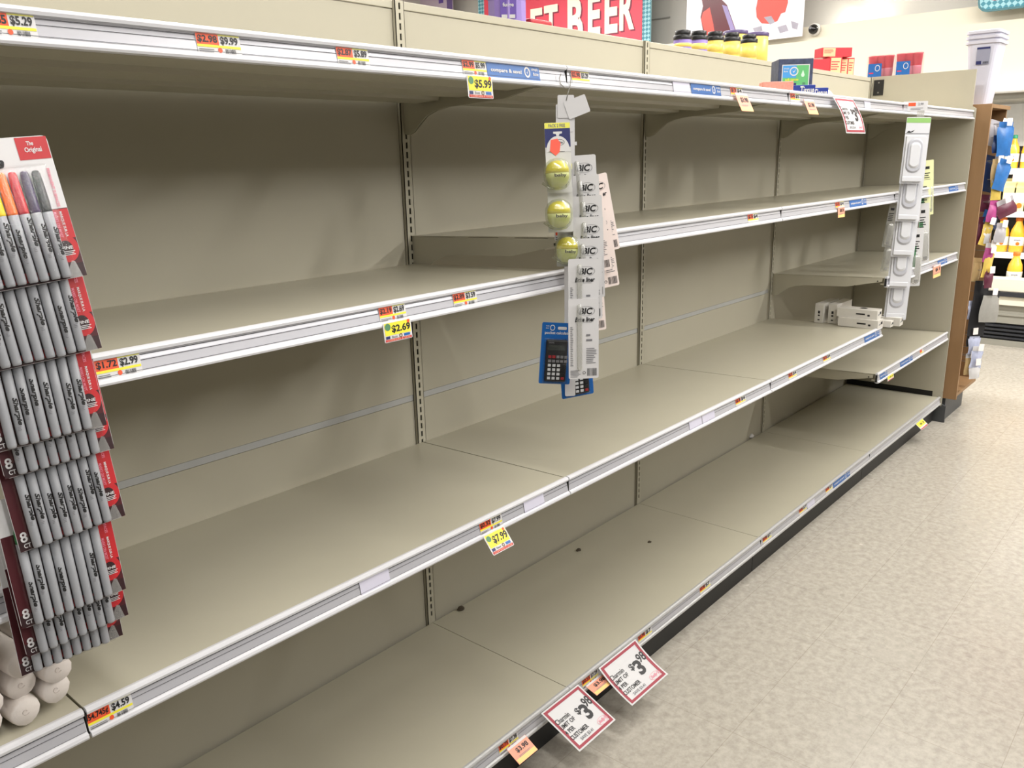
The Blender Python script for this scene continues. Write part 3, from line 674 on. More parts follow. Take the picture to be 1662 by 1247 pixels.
# highlighter packs
def hl_pack(M, label, w=.062, h=.178, tone=PAPER):
    e = empty('highlighter_pack', M, label, 'pen pack', 'white highlighter packs')
    c = card(e, 'backing_card', -w/2, -h, w/2, 0, tone, r=.004)
    txt(c, 'BIC', -.010, -.036, .021, -.021, BLACK, bold=.03, shear=.2); ring(c, 'logo_ring', .006, -.0285, .0190, .0200, GREY, .0007, .56)
    txt(c, 'Brite liner', -.020, -.053, .026, -.042, BLACK, bold=.03, shear=.3); lines(c, -.002, -.055, .022, -.0535, 1, m=GREY)
    lines(c, -w/2+.004, -.155, -w/2+.011, -.062, 22, m=GREY); lines(c, .006, -.098, .020, -.075, 2, m=GREY); lines(c, .006, -.150, w/2-.004, -.112, 9, m=GREY)
    bars(c, .008, -h+.006, w/2-.004, -h+.024, 12); lines(c, -w/2+.004, -h+.004, -.006, -h+.022, 6, m=GREY); ring(c, 'recycling_mark', .001, -h+.014, .0025, .0036, BLACK)
    mb = MB(); mb.lathe([(.0035, -.165), (.0058, -.160), (.0060, -.060), (.0066, -.056), (.0060, -.016), (.0035, -.012)], 12); mb.v = [(x-.010, z, -y*.9+.0045) for x, y, z in mb.v]
    mb.build('pen_bubble', HAZY, e, True); return e
PINKP = mat('pinkish_card', (240, 226, 220), .5, var=.02)
HL = [((942, 252), .05, 'topmost highlighter pack of the front column'), ((947, 284), .045, 'second highlighter pack from the top of the front column'), ((952, 318), .04, 'third highlighter pack from the top of the front column'),
      ((954, 352), .03, 'fourth highlighter pack from the top of the front column'), ((952, 387), .01, 'fifth highlighter pack, with the large visible logo beside the third egg'), ((947, 420), .0, 'sixth highlighter pack, half covered by the lowest one'),
      ((947, 485), .0, 'lowest highlighter pack with its barcode corner showing')]
for k, (p, rl, lab) in enumerate(HL):
    q = at(p[0], p[1], 1, -.675) + ray(*p).normalized()*(.085-.0175*k)
    hl_pack(facing(q, YC+.02, -.02, rl), lab, w=.070, h=.186)
for k, (p, rl, lab) in enumerate((((962, 285), .20, 'rear highlighter pack fanned furthest right, upper'), ((966, 345), .16, 'rear highlighter pack fanned right with barcode near the white rail'), ((955, 315), .14, 'rear highlighter pack just left of the fanned barcode pack'), ((953, 415), .08, 'rear highlighter pack whose lower edge shows behind the lowest one'))):
    q = at(p[0], p[1], 1, -.675) + ray(*p).normalized()*(.105+.019*(3-k)*.5); hl_pack(facing(q, YC-.1, 0, rl), lab, w=.070, h=.186, tone=PINKP)
# calculators
CBLUE = mat('calc_card', (14, 92, 166), .4); CBLK = mat('calc_black', (32, 33, 36), .4); KEYG = mat('key_grey', (200, 202, 204), .4); KEYR = mat('key_red', (150, 40, 46), .4)
def calc(M, label):
    e = empty('pocket_calculator_pack', M, label, 'calculator pack', 'blue calculator packs')
    c = card(e, 'backing_card', -.045, -.150, .045, 0, CBLUE, r=.004)
    txt(c, 'pocket calculator', -.036, -.030, .040, -.021, PAPER, bold=.02); ring(c, 'tick_ring', -.015, -.0125, .0052, .0072, PAPER); txt(c, 'simply', -.034, -.010, -.024, -.007, PAPER); txt(c, 'done', -.034, -.015, -.026, -.012, PAPER)
    card(c, 'hang_hole', .0, -.0165, .026, -.0095, PAPER, t=.0001, r=.0033).location = (0, 0, .0006)
    b = MB().box(-.031, .031, -.143, -.040, .0008, .009).build('calculator_body', CBLK, e, bevel=.004)
    rect(b, 'display', -.024, -.066, .024, -.052, mat('lcd', (60, 64, 62), .2), .0094)
    for r in range(6):
        for q in range(5 if r < 2 else 4):
            x = -.023+q*(.0115 if r < 2 else .0132)+.0; y = -.078-r*.0105
            m = KEYR if (r == 0 and q < 2) or (r == 5 and q == 3) else (GREY if r < 2 else KEYG)
            if q == 3 and 2 <= r <= 4: m = CBLK
            MB().box(x, x+.0085, y-.0062, y, .009, .0112).build('key', m, b)
    MB().box(-.037, .037, -.147, -.036, .0006, .013).build('blister', BLISTER, e, bevel=.003); txt(b, 'DIGITAL', -.024, -.049, -.008, -.045, GREY, z=.0095); return e
q = at(906, 524, 1, -.610) + ray(906, 524).normalized()*.03; calc(facing(q, YC+.05, -.03, -.08) @ Matrix.Diagonal((.84, 1, 1, 1)), 'front blue pocket calculator pack below the eggs')
q = at(932, 551, 1, -.600) + ray(932, 551).normalized()*.07; calc(facing(q, YC-.25, -.02, .06), 'rear blue pocket calculator pack hanging lowest, mostly covered')

# ------------------------------------------------------------------ right clip strip
YR = math.radians(62)
WPL = mat('white_tray', (212, 213, 217), .3, 0, .5, .02); TRAY2 = mat('tray_recess', (186, 187, 194), .25, 0, .5, .02); LGREEN = mat('leaf_green', (140, 186, 104), .5); PALEY = mat('pale_lime', (226, 228, 176), .5)
p0 = at(1490, 172, 1, -.604)
sr = empty('clip_strip', facing(p0, YR), 'clear clip strip with a small orange ticket under the far topmost rail', 'clip strip')
hd = card(sr, 'ticket_holder', -.062, -.020, .040, .020, PAPER, r=.003); rect(hd, 'orange_field', -.040, .0, -.010, .014, ORANGE, .0006); txt(hd, '2.99', .0, .002, .022, .013, GREY, z=.0008); lines(hd, -.03, -.016, .03, -.004, 2, m=GREY)
card(sr, 'strip', .0, -.10, .030, -.02, HAZY, r=.003).location = (0, 0, -.003)
def tray_pack(M, label, top, w=.100, h=.285):
    e = empty('tray_blister_pack', M, label, 'blister pack', 'white tray blister packs')
    c = card(e, 'backing_card', -w/2, -h, w/2, 0, WPL, r=.004)
    if top:
        rect(c, 'green_band', -w/2+.001, -.024, w/2-.001, -.004, LGREEN, .0006); rect(c, 'grey_line', -w/2+.001, -.072, w/2-.001, -.069, GREY, .0006)
        poly(c, 'leaf_mark', [(-.045, -.066), (-.036, -.058), (-.028, -.062), (-.012, -.054), (-.018, -.062), (-.030, -.067)], BLACK, .0008); y1 = -.078
    else: y1 = -.012
    def rr(x0, y0, x1, y1, r, z0, z1, ins=0):
        pts = []
        for cx, cy, a0 in ((x1-r, y1-r, 0), (x0+r, y1-r, 90), (x0+r, y0+r, 180), (x1-r, y0+r, 270)):
            for k in range(6): a = math.radians(a0+18*k); pts.append((cx+r*math.cos(a), cy+r*math.sin(a)))
        n = len(pts); mx, my = (x0+x1)/2, (y0+y1)/2
        ins_pts = [(mx+(p-mx)*(1-ins), my+(q-my)*(1-ins)) for p, q in pts]
        return MB().add([(p, q, z0) for p, q in pts]+[(p, q, z1) for p, q in ins_pts], [list(range(n, 2*n))]+[(i, (i+1) % n, n+(i+1) % n, n+i) for i in range(n)])
    rr(-w/2+.006, -h+.006, w/2-.012, y1, .006, .0004, .010, .04).build('outer_tray', WPL, e)
    L = (y1-(-h+.006)); n = 1
    b = rr(-w/2+.014, y1-L*.80, w/2-.022, y1-.012, .030, .0102, .016, .10).build('tray_rim', TRAY2, e)
    rr(-w/2+.024, y1-L*.70, w/2-.032, y1-.030, .020, .0162, .022, .15).build('tray_boss', WPL, e)
    MB().box(-w/2+.006, w/2-.012, -h+.010, -h+.030, .009, .013).build('tray_lip', WPL, e, bevel=.003)
    return e
TP = [((1492, 190), 'topmost white tray pack with a green header', True, .285), ((1484, 262), 'second white tray pack below the green header', False, .265), ((1476, 322), 'third white tray pack on the right clip strip', False, .265), ((1469, 375), 'fourth white tray pack, just above the lowest', False, .265), ((1463, 428), 'lowest white tray pack hanging over the white boxes', False, .265)]
for k, (p, lab, top, h) in enumerate(TP):
    q = at(p[0], p[1], 1, -.600) + ray(*p).normalized()*(.034*k-.115); tray_pack(facing(q, YR-.05, -.05, -.035), lab, top, h=h)
def sliver(M, label, w, h, m, green):
    e = empty('slim_pouch', M, label, 'pouch', 'slim pouches behind the white trays'); c = card(e, 'backing_card', -w/2, -h, w/2, 0, m, r=.003)
    mb = MB(); mb.lathe([(.004, -h*.96), (w*.40, -h*.92), (w*.42, -h*.5), (.003, -h*.44)], 12, sy=.5); mb.v = [(x, z, -y*.6+.004) for x, y, z in mb.v]; mb.build('pouch_bulge', HAZY, e, True)
    rect(c, 'barcode_block', -w*.1, -h*.95, w*.3, -h*.89, GREY, .0006); rect(c, 'dark_print', -w*.3, -h*.16, w*.1, -h*.11, BLACK, .0006); lines(c, -w*.4, -h*.40, w*.2, -h*.20, 5, m=BLACK, z=.0007)
    if green: rect(c, 'green_print', -w*.48, -h*.70, -w*.1, -h*.30, GREENP, .0006)
    return e
for k, (p, rl, h, lab, m, g) in enumerate((((1507, 260), .10, .27, 'pale lime slim pouch, highest of those behind the white trays', PALEY, False), ((1503, 292), .07, .28, 'slim pouch fanned right behind the white trays, second highest', PALEY, True), ((1500, 330), .10, .30, 'slim pouch fanned furthest right above the pale hanging tag', PAPER, True), ((1492, 370), .02, .29, 'lowest slim pouch behind the white trays', PAPER, True))):
    q = at(p[0], p[1], 1, -.58) + ray(*p).normalized()*(.05+.03*(3-k)); sliver(facing(q, YR-.2, 0, rl), lab, .052, h, m, g)
for k, p in enumerate(((1452, 330), (1449, 372))):
    q = at(p[0], p[1], 1, -.56) + ray(*p).normalized()*.22; sliver(facing(q, YR-.2, 0, -.10), ('upper', 'lower')[k]+' slim clear pouch showing at the left of the white trays', .042, .21, HAZY, False)

# ------------------------------------------------------------------ small white boxes on the lower shelf
def carton(c, sx, sy, sz, rz, label, face, up=0):
    M = Matrix.Translation(c) @ Matrix.Rotation(rz, 4, 'Z') @ Matrix.Rotation(up, 4, 'X')
    e = empty('small_white_box', M, label, 'box', 'small white boxes on the lower shelf')
    MB().box(-sx/2, sx/2, -sy/2, sy/2, 0, sz).build('carton', mat('white_carton', (206, 202, 194), .5), e, bevel=.001)
    def on(M2):
        g = []
        return g
    if face == 'x':   # end print on the -x face
        for zz, hh in ((.50, .14), (.36, .08), (.14, .06)):
            MB().box(-sx/2-.0006, -sx/2, -sy*.12, sy*.12, sz*zz, sz*(zz+hh)).build('black_print', BLACK, e)
    else:
        MB().box(-sx/2-.0006, -sx/2, -sy*.20, sy*.02, sz*.42, sz*.58).build('black_print', BLACK, e); MB().box(-sx/2-.0006, -sx/2, -sy*.32, -sy*.26, sz*.30, sz*.5).build('black_print', BLACK, e)
        MB().box(sx*.02, sx*.34, -sy/2-.0006, -sy/2, sz*.45, sz*.75).build('black_print', BLACK, e); MB().box(-sx*.30, -sx*.06, -sy/2-.0006, -sy/2, sz*.40, sz*.55).build('grey_print', GREY, e)
        disc(e, 'top_print', sx*.1, -sy*.1, sx*.22, BLACK, sz+.0006)
    return e
zz3 = lambda y: Z3[0] - (Z3[1]-Z3[0])/DEP*y + .001
a = at(1328, 525, 2, zz3(-.2)); b = at(1345, 527, 2, zz3(-.25))
carton((a.x+.10, a.y, zz3(a.y)), .20, .042, .095, .0, 'left one of two upright small white boxes', 'x')
carton((a.x+.11, a.y-.062, zz3(a.y-.06)), .20, .042, .095, .0, 'right one of two upright small white boxes', 'x')
carton((2.405, -.475, zz3(-.475)), .075, .185, .042, .0, 'middle lying small white box at the back of the pile', 'y')
carton((2.468, -.500, zz3(-.50)), .040, .20, .030, .0, 'lying small white box beside the lower rail end', 'y')
carton((2.520, -.520, zz3(-.52)), .056, .21, .040, .04, 'small white box sticking out past the lower rail end', 'y')
carton((2.420, -.460, zz3(-.46)+.0425), .075, .185, .042, .06, 'topmost lying small white box under the tray packs', 'y')

# ------------------------------------------------------------------ bits left on the shelves
def lump(p, s, m, label, cat='debris'):
    me = MB(); r_ = random.Random(int(p[0]*1000)); me.lathe([(.2, 0), (.9, .1), (1.0, .35), (.6, .75), (.15, .9)], 9)
    me.v = [(x*s*r_.uniform(.8, 1.2), y*s*r_.uniform(.6, 1.0), z*s*r_.uniform(.8, 1.1)) for x, y, z in me.v]
    o = me.build('debris', m, None); o.location = p; tag(o, label, cat, 'debris on the shelves'); return o
DK = mat('dark_lump', (70, 60, 46), .8)
lump(at(748, 990, 2, ZB), .014, DK, 'dark lump on the floor deck near the first upright'); lump(at(939, 894, 2, ZB), .011, DK, 'dark brown crumb on the floor deck under the $7.99 tag')
lump(at(1054, 881, 2, ZB), .009, DK, 'faint brown crumb near the floor deck seam'); lump(at(1218, 710, 2, ZB), .022, PAPER, 'white crumpled paper crumb at the back of the floor deck')
d = MB().lathe([(.016, 0), (.016, .0006)], 20).build('sticker_residue', mat('residue', (170, 162, 136), .6), None); d.location = at(752, 806, 2, zz3(-.3)-.0008); tag(d, 'round sticker residue on the large empty shelf', 'sticker')
MB()
# ------------------------------------------------------------------ goods on the topmost shelf
def printed_box(name, M, sx, sy, sz, m, label, cat, group=None):
    e = empty(name, M, label, cat, group); MB().box(-sx/2, sx/2, 0, sz, -sy, 0).build('carton', m, e, bevel=.002); return e
tz = lambda y: ZT[0] - (ZT[1]-ZT[0])/DEP*y + .002
PAT = mat('blue_pattern', (58, 66, 92), .5, var=.7, scale=55)
def tissue_cube(px, py, y, label):
    p = at(px, py, 1, y); p.z = tz(y)
    e = printed_box('tissue_box', facing(p, math.radians(52)), .130, .118, .150, PAT, label, 'tissue box')
    rect(e, 'white_frame', -.046, .020, .046, .114, PAPER, .0006); rect(e, 'green_panel', -.043, .023, .043, .111, mat('green_card', (96, 178, 110), .5), .0009); rect(e, 'blue_panel', -.043, .072, .002, .111, mat('sky_card', (70, 150, 214), .5), .0011)
    ring(e, 'tick_ring', -.006, .092, .011, .0145, PAPER, .0015); poly(e, 'tick', [(-.011, .094), (-.007, .087), (.002, .101), (-.007, .091)], PAPER, .0016)
    txt(e, 'simply', -.040, .098, -.022, .104, PAPER, z=.0015); txt(e, 'done', -.040, .090, -.026, .095, PAPER, z=.0015); txt(e, 'soft tissues', -.034, .062, .010, .070, YELLOW, z=.0015)
    poly(e, 'drop', [(.024, .096), (.030, .080), (.027, .074), (.021, .074), (.018, .080)], mat('mint', (200, 240, 206), .5), .0014)
    rect(e, 'dark_caption', -.036, .046, .004, .055, NAVY, .0012); rect(e, 'count_square', .024, .048, .034, .056, GREENP, .0012); rect(e, 'lime_square', .022, .030, .036, .042, YELLOW2, .0012)
    for o in e.children:
        if o.name.split('.')[0] != 'carton': o.scale = (1.13, 1.13, 1)
    return e
tissue_cube(1290, 140, -.40, 'green and blue fronted tissue cube standing on the topmost shelf')
def pocket_tissue(px, y, label, m, m2, yaw=52, s=(.105, .052, .038), word=None):
    x = xat(px, y, tz(y)); e = printed_box('pocket_tissue_pack', facing((x, y, tz(y)), math.radians(yaw)), s[0], s[1], s[2], m, label, 'tissue pack', 'pocket tissue packs')
    rect(e, 'front_print', -s[0]*.48, .001, -s[0]*.05, s[2]-.001, m2, .0006)
    if word: txt(e, word, -s[0]*.02, .004, s[0]*.46, s[2]-.004, PAPER, z=.001)
    return e
CHEV = mat('chevron_print', (232, 150, 136), .5, var=.3, scale=160); ROYAL = mat('royal_wrap', (38, 56, 140), .35); TEALP = mat('teal_wrap', (90, 170, 170), .4); CORAL = mat('coral_wrap', (244, 150, 120), .4)
pocket_tissue(1262, -.50, 'coral patterned pocket tissue pack in front of the green tissue cube', CHEV, CHEV)
pocket_tissue(1299, -.49, 'left royal blue pocket tissue pack below the green tissue cube', ROYAL, ROYAL, word='Tissue')
pocket_tissue(1321, -.47, 'right royal blue pocket tissue pack with a teal side', ROYAL, TEALP, word='Tissue')
e = lump((xat(1338, -.45, tz(-.45)), -.45, tz(-.45)), .045, mat('white_wrap', (236, 232, 226), .5), 'white crumpled wrapper on the topmost shelf', 'wrapper')
pocket_tissue(1452, -.35, 'teal striped pocket tissue pack by the end panel', TEALP, PAPER); pocket_tissue(1473, -.35, 'royal blue and coral pocket tissue pack by the end panel', ROYAL, ROYAL, word='soft')
pocket_tissue(1486, -.37, 'coral pocket tissue pack nearest the end panel', CORAL, CORAL); pocket_tissue(1412, -.30, 'flat white pocket pack behind the hanging $3.98 sign', PAPER, PAPER)

# ------------------------------------------------------------------ goods on the neighbouring aisle
RT = 1.998
YTUB = mat('yellow_tub', (236, 208, 104), .4, var=.12, scale=60); PLID = mat('purple_lid', (78, 62, 110), .4); BLID = mat('black_lid', (26, 26, 28), .35); LAV = mat('lavender_print', (150, 128, 200), .4); PURP = mat('purple_print', (104, 78, 168), .4); KRAFT = mat('tan_print', (232, 196, 150), .5); REDB = mat('red_carton', (196, 44, 56), .45)
def tub(px, y, r, h, label, body, lid, jar=False):
    x = xat(px, y, RT+.06); e = empty('food_jar' if jar else 'snack_tub', (x, y, RT), label, 'jar' if jar else 'tub', 'jars and tubs beyond the back panel')
    MB().lathe([(r*.94, 0), (r, .004), (r, h-.012), (r*.96, h-.008)], 24).build('body', body, e, 'auto' and True)
    MB().lathe([(r*.70, .03), (r*1.004, .03), (r*1.004, h-.03), (r*.7, h-.03)], 24).build('label_wrap', body if not jar else YTUB, e, True)
    MB().lathe([(r*1.03, h-.016), (r*1.05, h-.012), (r*1.05, h), (r*.98, h+.003)], 24).build('lid', lid, e, True)
    if jar: MB().lathe([(r*.82, h+.003), (r*.86, h+.006), (r*.86, h+.020), (r*.80, h+.022)], 24).build('knurled_cap', lid, e, True)
    return e
tub(1192, .27, .058, .175, 'left yellow tub with a purple lid beyond the back panel', YTUB, PLID); tub(1225, .27, .062, .185, 'right and taller yellow tub with a purple lid', YTUB, PLID)
for px, h, t in ((1108, .075, 'black lidded jar barely showing, furthest left'), (1134, .085, 'second black lidded jar from the left, lavender body'), (1160, .095, 'third black lidded jar from the left'), (1187, .105, 'fourth black lidded jar, in front of the left yellow tub'), (1215, .112, 'rightmost black lidded jar, bright yellow label')):
    tub(px, .13, .038, h, t, YTUB if px > 1150 else LAV, BLID, True)
x = xat(823, .16, 2.06); e = empty('purple_canister', (x, .16, RT), 'purple octagonal canister beside the red craft beer sign', 'canister')
MB().lathe([(.062, 0), (.062, .096)], 8).build('body', LAV, e); MB().lathe([(.066, .096), (.066, .108)], 8).build('lid', mat('maroon_lid', (90, 40, 66), .4), e)
f = Vector((-math.sin(YAW), -math.cos(YAW), 0)); lb = MB().box(-.026, .026, -.0575, -.060, .03, .094).build('front_label', PURP, e); lb.rotation_euler = (0, 0, -math.radians(45)); MB().box(-.022, .022, -.0605, -.0585, .031, .042).build('barcode_panel', PAPER, e).rotation_euler = (0, 0, -math.radians(45))
t = txt(e, 'fudge', -.018, .062, .018, .078, PAPER, z=.0615); t.rotation_euler = (math.pi/2, 0, -math.radians(45))
e = empty('red_packet', (xat(862, .2, 2.03), .2, RT), 'flat red packet just right of the purple canister', 'packet'); MB().box(-.06, .06, -.05, .05, 0, .052).build('wrapper', mat('dark_red_wrap', (176, 40, 50), .4), e, bevel=.008)
def redbox(px, y, sx, sz, z, label, tan, yaw=.0):
    x = xat(px, y, z+.05); e = empty('red_food_box', facing((x, y, z), math.radians(42)+yaw), label, 'food box', 'red and tan boxes beyond the back panel')
    MB().box(-sx/2, sx/2, 0, sz, -.09, 0).build('carton', REDB, e, bevel=.0015)
    for a, b in tan: rect(e, 'tan_panel', sx*a, sz*.04, sx*b, sz*.94, KRAFT, .0007); lines(e, sx*(a+.03), sz*.4, sx*(b-.03), sz*.85, 4, m=REDB, z=.0011)
    return e
redbox(1331, .16, .110, .095, RT, 'left red food box on the neighbouring shelf', []); redbox(1356, .14, .075, .118, RT, 'middle red and tan food box standing upright', [(-.4, .4)])
redbox(1374, .12, .090, .118, RT, 'right tan food box with red edges standing upright', [(-.42, .02), (.1, .46)]); redbox(1359, .15, .185, .050, RT+.120, 'red and tan food box lying across the upright ones', [(-.45, -.05)])

# endcap carcass behind the wooden wing and cup packs on it
ec = empty('endcap_carcass', (3.95, .35, 0), 'beige end shelving unit behind the wooden wing', 'shelving')
MB().box(-.26, .26, -.62, .62, .02, 1.998).build('carcass', BEIGE2, ec)
REDCUP = mat('red_cup', (206, 52, 74), .3); CUPW = mat('cup_inner', (214, 130, 150), .4)
def cups(y, x, label):
    e = empty('cup_pack', facing((x, y, 2.0), math.radians(78)) @ Matrix.Diagonal((.77, 1, .77, 1)), label, 'cup pack', 'packs of red cups')
    for k in range(3):
        b = MB().lathe([(.030, 0), (.0315, .002), (.040, .130), (.0425, .133), (.0425, .137), (.037, .137)], 18, c=(-.052+k*.052, 0, 0))
        b.v = [(px_, pz, -py-.045) for px_, py, pz in b.v]; o = b.build('cup_stack', REDCUP, e, True)
        g = MB().lathe([(.034, .012), (.0375, .060), (.0375, .066), (.03, .066)], 18, c=(-.052+k*.052, 0, 0)); g.v = [(a, c_, -b_-.045) for a, b_, c_ in g.v]; g.build('pink_stripe', CUPW, o, True)
    rect(e, 'blue_label', -.085, .002, .012, .092, mat('cup_label', (24, 96, 170), .4), .006); ring(e, 'tick_ring', -.018, .066, .014, .018, PAPER, .007); txt(e, 'plastic cups', -.080, .010, .004, .020, PAPER, z=.007); rect(e, 'red_chip', -.076, .036, -.045, .042, REDCUP, .007)
    MB().box(-.098, .100, .0, .142, -.092, .003).build('wrap', clear('poly_wrap', (252, 246, 248), .10, .18, .04), e, bevel=.012); return e
cups(.015, 3.84, 'left pack of red cups above the end panel'); cups(-.146, 3.84, 'right pack of red cups above the end panel, taller')

# ------------------------------------------------------------------ wooden wing with hanging goods
wx0, wx1, wy0, wy1, wz0, wz1 = 3.684, 4.16, -.645, -.28, .165, 1.822
wd = empty('wooden_wing_display', ((wx0+wx1)/2, (wy0+wy1)/2, 0), 'tall wooden wing display fixed to the end of the shelving', 'display stand'); I = Matrix.Translation((-(wx0+wx1)/2, -(wy0+wy1)/2, 0))
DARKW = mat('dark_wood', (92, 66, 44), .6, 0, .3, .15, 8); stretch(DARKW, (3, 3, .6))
MB().box(wx0, wx0+.019, wy0, wy1, wz0-.02, wz1).build('side_board', WOOD, wd, bevel=.001); MB().box(wx1-.019, wx1, wy0+.02, wy1, wz0, wz1-.02).build('side_board', WOOD, wd, bevel=.001)
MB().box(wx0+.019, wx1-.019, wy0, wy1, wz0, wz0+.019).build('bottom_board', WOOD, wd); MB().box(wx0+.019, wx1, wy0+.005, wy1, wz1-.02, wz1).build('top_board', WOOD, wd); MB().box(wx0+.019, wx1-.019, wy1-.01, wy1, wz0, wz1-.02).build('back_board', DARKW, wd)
MB().box(wx0+.02, wx1-.04, wy0+.06, wy1, 0, wz0-.02).build('plinth', mat('grey_kick', (70, 72, 74), .5), wd)
for o in wd.children: o.matrix_parent_inverse = I
PT = mat('peg_ticket', (240, 232, 228), .5)
def pouch(px, py, y, w, h, m, label, cat='hanging pack', yaw=35, roll=0, m2=None, name='hanging_pack', thick=.010, px_tag=True, band=None):
    w *= 1.45; h *= 1.35; p = at(px, py, 1, y); p.x = max(p.x, wx0+.030+w*.56); e = empty(name, facing(p, math.radians(yaw), -.04, roll), label, cat, 'goods hanging in the wooden wing')
    n = 7; mb = MB(); vs = []; fs = []; r_ = random.Random(int(px*7+py))
    for s in (1, -1):
        for j in range(n+1):
            for i in range(n+1):
                u, v = i/n, j/n; b = math.sin(math.pi*u)**.6*math.sin(math.pi*min(1, v*1.08))**.6
                vs.append(((u-.5)*w*(1+.10*math.sin(v*5+px)), -h*v, s*thick*b*(.7+.5*r_.random())))
    N = (n+1)**2
    for s in (0, 1):
        for j in range(n):
            for i in range(n):
                a = s*N+j*(n+1)+i; q = (a, a+n+1, a+n+2, a+1); fs.append(q if s == 0 else q[::-1])
    mb.add(vs, fs).build('pouch', m, e, True)
    card(e, 'header', -w*.45, -.012, w*.45, .028, m2 or m, r=.003)
    pg = MB().tube([(0, .004, .018), (0, wy1-.012-p.y, .019)], .002, 6).build('peg_hook', WIRE, wd); pg.matrix_parent_inverse = I; pg.location = p
    if px_tag: card(e, 'peg_ticket', -.017, .0, .017, .040, PT, r=.002).location = (0, .005, .024)
    if band: rect(e, 'print_band', -w*.3, -h*.7, w*.3, -h*.45, band, thick*1.25)
    return e
GP = mat('grey_pouch', (176, 172, 176), .35); BP = mat('blue_pouch', (52, 110, 176), .3, var=.3, scale=40); DB = mat('navy_pouch', (34, 52, 92), .35, var=.4, scale=40); MG = mat('magenta_pouch', (170, 70, 130), .4, var=.3); YP = mat('yellow_pouch', (214, 186, 90), .4, var=.3); BK = mat('black_cloth', (26, 26, 30), .8); GY = mat('grey_cloth', (150, 148, 142), .85, var=.15); BRD = mat('burgundy_pouch', (96, 40, 60), .4, var=.4, scale=50); LBL = mat('pale_blue_pack', (176, 182, 206), .4, var=.25, scale=50); TAN = mat('tan_pouch', (196, 168, 120), .5, var=.25)
G = [((1612, 206), -.67, .115, .082, GP, 'grey flat pouch at the top of the wooden wing', -.25, GP), ((1628, 206), -.68, .070, .115, BP, 'bright blue pouch at the top right of the wooden wing', 0, BP), ((1620, 228), -.63, .05, .05, DB, 'dark navy pouch tucked under the grey flat pouch', 0, DB),
     ((1612, 262), -.66, .095, .125, DB, 'large navy pouch in the upper middle of the wooden wing', -.2, DB), ((1622, 268), -.70, .06, .105, BP, 'bright blue pouch overlapping the large navy one', -.25, None), ((1602, 268), -.64, .05, .09, TAN, 'tan pouch at the left of the navy pouches', 0, None),
     ((1603, 325), -.66, .09, .05, BRD, 'dark burgundy pouch below the navy pouches', -.1, None), ((1632, 330), -.72, .085, .055, BRD, 'burgundy and grey pouch sticking out furthest right', .35, GP), ((1594, 338), -.65, .045, .07, MG, 'magenta pouch near the left board', -.15, None), ((1606, 340), -.67, .045, .13, BP, 'long blue bag hanging in the middle of the wing', -.3, None),
     ((1598, 368), -.66, .045, .085, YP, 'yellow pouch left of the long blue bag', -.25, None), ((1620, 372), -.70, .05, .06, GP, 'silver striped pouch right of the long blue bag', -.1, None), ((1587, 362), -.65, .040, .095, BRD, 'narrow burgundy pouch by the left board', 0, None), ((1584, 384), -.66, .03, .045, PAPER, 'white oval pack by the left board', 0, None),
     ((1592, 418), -.66, .045, .10, YP, 'lower yellow pouch below the pink ticket', -.1, None), ((1583, 428), -.65, .045, .08, TAN, 'lower tan pouch beside the lower yellow one', -.1, None),
     ((1581, 470), -.66, .075, .22, BK, 'long black glove pair low in the wing', -.05, None), ((1588, 492), -.69, .085, .115, GY, 'grey cloth glove pair with black cuff', -.08, BK), ((1573, 498), -.65, .03, .06, LBL, 'pale blue pack behind the black gloves', 0, None),
     ((1566, 560), -.66, .055, .07, LBL, 'pale blue pack left of the bottom packs', 0, None), ((1573, 580), -.66, .055, .075, LBL, 'middle pale pack at the bottom of the wing', -.1, PAPER), ((1584, 584), -.68, .050, .080, LBL, 'bottom right pale pack with a blue bottle shape', 0, PAPER), ((1562, 590), -.65, .045, .075, TAN, 'bottom left tan and white pack', 0, PAPER),
     ((1597, 300), -.65, .05, .07, YP, 'upper yellow pouch between the navy pouch and the left board', 0, PAPER), ((1612, 352), -.69, .05, .05, DB, 'short navy pouch right of the burgundy one', -.2, None), ((1600, 405), -.68, .045, .06, MG, 'pinkish pouch above the lower yellow one', -.1, PAPER),
     ((1590, 452), -.67, .04, .06, BRD, 'burgundy pouch just above the black gloves', 0, None), ((1576, 545), -.67, .05, .05, BK, 'short black pouch under the grey gloves', 0, None), ((1571, 602), -.68, .05, .06, PAPER, 'lowest white pack on the wing floor line', 0, LBL)]
for k, (p, y, w_, h_, m_, lab, rl, m2) in enumerate(G):
    pouch(p[0], p[1], y-.024*(k % 3)-.004, w_, h_, m_, lab, roll=rl, m2=m2, px_tag=k not in (2, 8, 12, 13, 15, 18, 19), band=(NAVY if k == 21 else None))

